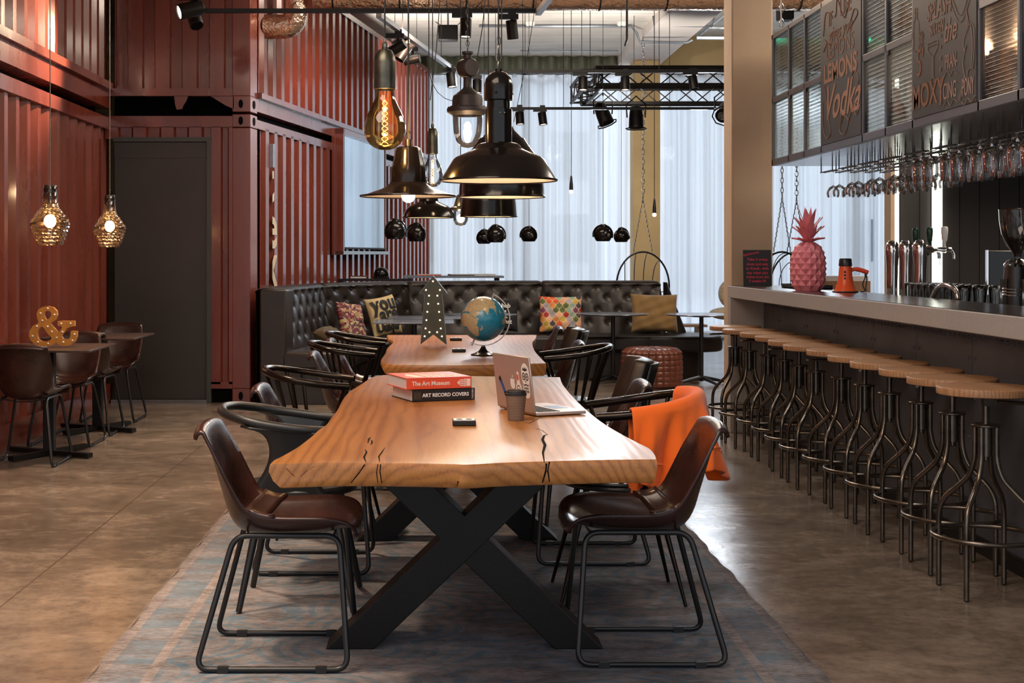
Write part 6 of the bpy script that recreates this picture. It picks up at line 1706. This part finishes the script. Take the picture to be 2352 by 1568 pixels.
for (cnt, z0, ln, tilt, w_) in ((9, .305, .085, 1.05, .014), (8, .325, .11, .75, .017), (7, .345, .135, .48, .018), (5, .375, .15, .25, .017), (2, .40, .135, .08, .014)):
    for k in range(cnt):
        a = 2*PI*k/cnt+random.random()*.4; c, s = math.cos(a), math.sin(a); n_ = 8
        base_ = []
        vs = []; fs = []
        for i in range(n_+1):
            q = i/n_; an = tilt*(.5+.9*q*q); r = .012+ln*q*math.sin(tilt)*(1+.25*q*q); z = z0+ln*q*math.cos(tilt*.9)+.0*q
            if tilt > .9: z -= .02*q*q
            wd = w_*math.sin(PI*(.25+.75*q))*1.45+.0004
            for (dw, dz) in ((-wd, .0), (0, -.005), (wd, 0), (0, .006)):
                vs.append((r*c-dw*s, r*s+dw*c, z+dz))
            if i:
                for j in range(4): fs.append((4*(i-1)+j, 4*(i-1)+(j+1) % 4, 4*i+(j+1) % 4, 4*i+j))
        b.add(vs, fs)
b.build('leaf_crown', 'pink', t, ang=30)

t = thing('megaphone', 'orange toy megaphone standing on its horn on the bar', 'megaphone', (2.475, 8.50, ZC), -.1)
b = MB(); b.lathe([(.072, .004), (.062, .02), (.048, .06), (.041, .10), (.038, .14), (.034, .165)], 32); b.build('horn', 'orange', t)
b = MB(); b.lathe([(0, .002), (.074, 0), (.079, .003), (.075, .008), (.07, .006)], 32); b.build('horn_rim', 'rubber', t)
b = MB(); b.lathe([(.039, .160), (.040, .166), (.037, .20), (.033, .207), (0, .208)], 28); b.build('mouthpiece', 'steel_black', t)
b = MB(); b.tube(catmull([(.03, 0, .135), (.06, 0, .142), (.10, 0, .133), (.135, 0, .12)], 5), [.012]*6+[.014]*10, 10); b.build('handle', 'bookred', t)
b = MB(); b.tube(catmull([(.115, -.005, .125), (.115, -.01, .09), (.10, -.015, .05), (.11, -.02, .01), (.085, -.02, .004)], 5), .004, 6); b.tube(catmull([(.12, -.005, .12), (.125, -.01, .08), (.118, -.015, .03), (.12, -.02, .005)], 5), .004, 6); b.build('strap', 'rubber', t)
b = MB()
for z in (.085, .105, .125): b.sphere((-.01, -.042+(z-.085)*.05, z), .0065, 8, 6, (1, .4, 1))
b.build('button', 'rubber', t)
t = thing('menu_board', 'small chalk sign with pink handwriting leaning by the pillar', 'sign', (2.345, 10.28, ZC), -.02)
b = MB(); b.bx(-.103, .103, -.006, .006, 0, .265); pl = b.build('board', 'chalkboard', t, smooth=False); pl.rotation_euler = (-.08, 0, .0)
b = MB()
for s, z, sh, sz in (('Take 3 group', .195, 0, .028), ('shots and sent', .16, 0, .027), ('to Kandi.. with', .128, 0, .028), ('any other pics', .096, 0, .027), ('videos from the', .065, 0, .026), ('2 weeks !!!!', .035, 0, .027)):
    b.mesh(text(s, sz, .0004, 'CENTER', .0006), FR((0, -.0066, z), (1, 0, 0), (0, 0, 1)))
b.mesh(text('#atthemoxy', .024, .0004, 'CENTER', .0004), FR((-.045, -.0066, .238), (1, 0, .22), (-.22, 0, 1)))
b.build('pink_handwriting', 'inkp', pl, smooth=False)
b = MB(); b.bx(-.04, .04, .0, .05, 0, .004); b.build('stand', 'chalkboard', t, smooth=False)
t = thing('serving_tray', 'black bar caddy tray behind the pineapple', 'tray', (2.50, 9.5, ZC)); b = MB(); b.bx(-.1, .1, -.28, .28, 0, .006)
for a_ in ((-.1, -.094, -.28, .28), (.094, .1, -.28, .28), (-.1, .1, -.28, -.274), (-.1, .1, .274, .28)): b.bx(*a_, 0, .028)
b.build('tray_body', 'rubber', t, smooth=False)
t = thing('straw_holder', 'red straws and stirrers standing beside the pineapple', 'straw holder', (2.46, 9.45, ZC+.0065)); b = MB(); b.lathe([(0, 0), (.03, 0), (.033, .09), (.03, .09), (.028, .004)], 20); b.build('cup', 'rubber', t)
for k in range(7): b = MB(); a = k*.9; b.tube([(.01*math.cos(a), .01*math.sin(a), .01), (.03*math.cos(a)-.012, .03*math.sin(a), .185)], .0035, 6); b.build('straw', 'bookred' if k % 3 else 'inkw', t)
t = thing('syrup_bottle', 'small cut glass bottle of yellow syrup behind the pineapple', 'bottle', (2.50, 9.26, ZC+.0065))
b = MB(); b.lathe([(0, 0), (.026, 0), (.028, .03), (.024, .06), (.012, .085), (.010, .105)], 20); b.build('glass_body', 'bottle_cl', t); b = MB(); b.lathe([(0, .103), (.012, .103), (.012, .13), (0, .131)], 14); b.build('stopper', 'pewter', t)
t = thing('receipt_box', 'wood fronted box behind the megaphone', 'box', (2.86, 9.9, .9355)); b = MB(); b.bx(-.17, .17, -.1, .1, 0, .21); b.build('case', 'oak_seat', t); b = MB(); b.bx(-.16, .16, -.09, .09, .21, .245); b.build('lid', 'paper', t)
# beer taps
for i, (y, hm, lb) in enumerate(((9.02, 'tapgreen', 'farthest chrome beer tap column, nearest the curtains'), (8.76, 'tapgreen', 'middle chrome beer tap column'), (8.50, 'inkw', 'nearest chrome beer tap column with pale handle'))):
    t = thing('beer_tap', lb, 'beer tap', (2.93, y, .9355), 0, 'chrome beer tap columns')
    b = MB(); b.lathe([(0, 0), (.05, 0), (.05, .02), (.033, .03), (.033, .2), (.036, .32), (.041, .38), (.0435, .41), (.044, .43), (.042, .45), (.035, .470), (.022, .483), (0, .488)], 32)
    b.build('column_body', 'chrome', t)
    b = MB(); b.T = Matrix.Translation((0, 0, .425)); M90 = Matrix.Rotation(PI/2, 4, 'Y')
    b.lathe([(.04, .0), (.036, .05), (.024, .065), (.018, .08), (.018, .14), (.02, .145), (.02, .155), (.016, .16), (.015, .19)], 16, (0, 0, 0), M90.to_3x3())
    b.tube([(.18, 0, 0), (.20, 0, -.005), (.21, 0, -.03), (.21, 0, -.055)], .011, 10); b.build('faucet', 'chrome', t)
    b = MB(); b.lathe([(.007, .015), (.008, .045), (.016, .06), (.021, .115), (.020, .135), (.014, .142), (0, .143)], 16, (.15, 0, .425)); b.build('handle', hm, t, label='pale handle' if hm == 'inkw' else 'dark green handle')
    b = MB(); b.tube([(.11, 0, .41), (.115, 0, .38)], .006, 8); b.tube([(.115, 0, .385), (.125, 0, .33)], .002, 6); b.build('lever', 'steel', t)
# grinders
def grinder(lb, x, y):
    t = thing('coffee_grinder', lb, 'coffee grinder', (x, y, .9355), 0, 'coffee grinders behind the bar')
    b = MB(); b.lathe([(0, 0), (.09, 0), (.092, .02), (.075, .03), (.072, .20), (.062, .335), (0, .335)], 30); b.build('body', 'steel_black', t)
    b = MB(); b.lathe([(.062, .335), (.066, .345), (.05, .365), (.025, .375), (0, .376)], 30); b.build('collar', 'chrome', t)
    b = MB()
    for z in (.19, .205, .22): b.lathe([(.078, z), (.080, z+.003), (.078, z+.006)], 24)
    b.box((-.078, -.02, .21), (.022, .03, .13)); b.build('dosing_lever', 'chrome', t)
    b = MB(); b.lathe([(.018, .376), (.02, .40), (.055, .45), (.075, .50), (.085, .56), (.088, .62)], 30); b.build('hopper', 'glass', t, ang=180, label='clear bean hopper')
    b = MB(); b.lathe([(0, .385), (.017, .385), (.02, .405), (.05, .452), (.062, .475), (.04, .485), (0, .49)], 24); b.build('coffee_beans', 'bean', t)['kind'] = 'stuff'
    b = MB(); b.lathe([(.089, .617), (.09, .623), (.03, .628), (0, .628)], 30); b.build('hopper_lid', 'smoke', t)
grinder('coffee grinder with beans standing left of the other at the picture edge', 2.89, 6.97); grinder('coffee grinder cut by the right picture edge', 2.93, 6.80)
# faucet
t = thing('sink_faucet', 'chrome arched sink faucet behind the bar', 'faucet', (2.68, 7.42, .9355)); b = MB(); b.tube(catmull([(0, .18, 0), (.0, .17, .14), (.01, .10, .215), (.02, 0, .232), (.03, -.10, .21), (.033, -.13, .16)], 6), .013, 12); b.build('spout', 'chrome', t)
b = MB(); b.lathe([(0, 0), (.03, 0), (.03, .01), (.018, .02), (.016, .09), (0, .095)], 16, (.0, -.2, 0)); b.build('lever_body', 'chrome', t)
# tumblers behind the counter
tm = None; k = 0
t = thing('glass_tray', 'low dark rack tray under the tumblers behind the bar', 'tray', (2.885, 7.86, .9355)); b = MB(); b.bx(-.14, .14, -.5, .5, 0, .04); b.build('tray_body', 'leg_black', t, smooth=False)
for r in range(9):
    for c in range(3):
        loc = (2.80+c*.085, 8.28-r*.105, .976); lb = 'small clear tumbler in the glass rows behind the bar'
        if tm is None:
            tm = thing('tumbler', lb, 'glass', loc, 0, 'clear tumblers in rows behind the bar'); b = MB(); b.lathe([(0, .006), (.028, .006), (.028, 0), (.03, .0), (.031, .09), (.036, .16), (.041, .19), (.039, .19), (.034, .16), (.028, .09), (.026, .012), (0, .011)], 18); b.build('glass_body', 'glass', tm, ang=180)
        else: dup(tm, lb, loc)
# point of sale screen
t = thing('till_screen', 'black till monitor with silver edge and pale receipt printer', 'monitor', (3.42, 8.75, .90), -.1)
b = MB(); b.box((.28, 0, .32), (.52, .025, .27)); b.build('monitor_back', 'enamel', t, bevel=.006); b = MB(); b.bx(.012, .02, -.02, .02, .18, .46); b.build('silver_edge', 'chrome', t, smooth=False)
b = MB(); b.bx(.15, .4, -.06, .12, .1, .18); b.build('printer', 'inkw', t, bevel=.01); b = MB(); b.bx(.1, .5, -.1, .16, 0, .1); b.build('stand', 'steel_black', t, bevel=.01)
bb = thing('back_counter', 'dark rear counter carrying the till', 'counter', (0, 0, 0)); b = MB(); b.bx(3.42, 4.3, 7.5, 10.3, .86, .9); b.build('worktop', 'steel_black', bb, smooth=False); b = MB(); b.bx(3.45, 4.27, 7.55, 10.25, 0, .86); b.build('carcass', 'darkwall', bb, smooth=False)
# ------------------------------------------------------------ daylight, added fill lights and a wall spot
w = bpy.data.worlds.new('sky'); SC.world = w; w.use_nodes = True; nt = w.node_tree; nt.nodes.clear()
out = nt.nodes.new('ShaderNodeOutputWorld'); bg = nt.nodes.new('ShaderNodeBackground')
bg.inputs[0].default_value = (.85, .91, 1.0, 1)
# hazy bright sky: brightest towards the street side, softer behind
tc = nt.nodes.new('ShaderNodeTexCoord'); sp_ = nt.nodes.new('ShaderNodeSeparateXYZ'); L(nt, tc.outputs['Generated'], sp_.inputs[0])
g_ = math_(nt, 'MULTIPLY_ADD', sp_.outputs[1], .5, .5); g_ = math_(nt, 'POWER', g_, 2.0)
L(nt, math_(nt, 'MULTIPLY_ADD', g_, 6.6, .9), bg.inputs[1])
L(nt, bg.outputs[0], out.inputs[0])
def area(name, loc, rot, sx, sy, e, col):
    l = bpy.data.lights.new(name, 'AREA'); l.shape = 'RECTANGLE'; l.size = sx; l.size_y = sy; l.energy = e; l.color = col
    o = bpy.data.objects.new(name, l); COL.objects.link(o); o.location = loc; o.rotation_euler = rot; return o
# added fill areas under the ceiling, out of view, without real fixtures
area('fill_area_warm', (-1.6, 2.5, 4.35), (0, 0, 0), 3.2, 3.0, 190, (1, .80, .62))
area('fill_area_bar', (4.6, 9.5, 4.2), (0, 0, 0), 1.5, 5, 260, (1, .84, .68))
area('fill_area_mid', (.6, 12.6, 4.3), (0, 0, 0), 2.5, 1.2, 160, (1, .87, .72))
def spotl(loc, at, e, ang, col, r=.05):
    l = bpy.data.lights.new('unseen_spot', 'SPOT'); l.energy = e; l.spot_size = math.radians(ang); l.spot_blend = .8; l.color = col; l.shadow_soft_size = r
    o = bpy.data.objects.new('unseen_spot', l); COL.objects.link(o); o.location = loc; o.rotation_euler = (Vector(at)-Vector(loc)).to_track_quat('-Z', 'Y').to_euler()
for (x, y, tx, ty, e) in ((1.9, 16.6, -1.5, 9.5, 900), (3.1, 16.6, 1.2, 8.5, 900), (4.4, 16.6, 1.6, 11, 700), (.3, 14.5, -2.6, 8.5, 500)):
    spotl((x, y, 3.1), (tx, ty, .2), e*.17, 75, (.86, .93, 1), .18)  # added cool backlight from the window side, for rib highlights
# unseen spots added to brighten the left floor, then the ceiling
for (x, y, e) in ((-1.9, 4.3, 560), (-1.7, 6.6, 540), (-1.5, 9.0, 460), (-1.0, 11.0, 280)):
    spotl((x, y, 4.2), (x-.05, y, 0), e, 62, (1, .74, .52), .12)
for (x, y, tx, ty, e) in ((-.2, 17.4, .2, 20.2, 150), (2.2, 17.0, 1.6, 20.8, 150), (4.4, 17.2, 4.4, 20.5, 110)):
    spotl((x, y, 3.3), (tx, ty, 4.5), e, 150, (1, .93, .84), .15)
for (y, e) in ((5.5, 70), (8.0, 80)): spotl((1.2, y, 4.2), (2.25, y+.2, .4), e, 60, (.95, .96, 1), .1)  # added unseen spots that brighten the stools and bar aisle
spotl((-.2, 11.8, 3.35), (-1.15, 14.6, 2.6), 300, 46, (1, .60, .42))

cam = bpy.data.cameras.new('camera'); co = bpy.data.objects.new('camera', cam); COL.objects.link(co)
cam.sensor_fit = 'HORIZONTAL'; cam.sensor_width = 36; cam.lens = 36*3200/2352
cam.shift_x = (1176-CX)/2352; cam.shift_y = -(784-CY)/2352; cam.clip_start = .05; cam.clip_end = 300
co.location = (0, 0, EYE); co.rotation_euler = (PI/2, 0, 0); SC.camera = co
vs_ = SC.view_settings; vs_.view_transform = 'Standard'; vs_.look = 'None'; vs_.gamma = 1; vs_.use_curve_mapping = False; vs_.exposure = 0.22
SC.cycles.use_denoising = True; SC.cycles.adaptive_threshold = .03; SC.cycles.max_bounces = 6; SC.cycles.diffuse_bounces = 3; SC.cycles.glossy_bounces = 4; SC.cycles.transparent_max_bounces = 18; SC.cycles.transmission_bounces = 4
SC.cycles.sample_clamp_indirect = 6; SC.cycles.caustics_reflective = False; SC.cycles.caustics_refractive = False
for o in list(bpy.data.objects):
    if o.users_collection == () : bpy.data.objects.remove(o)
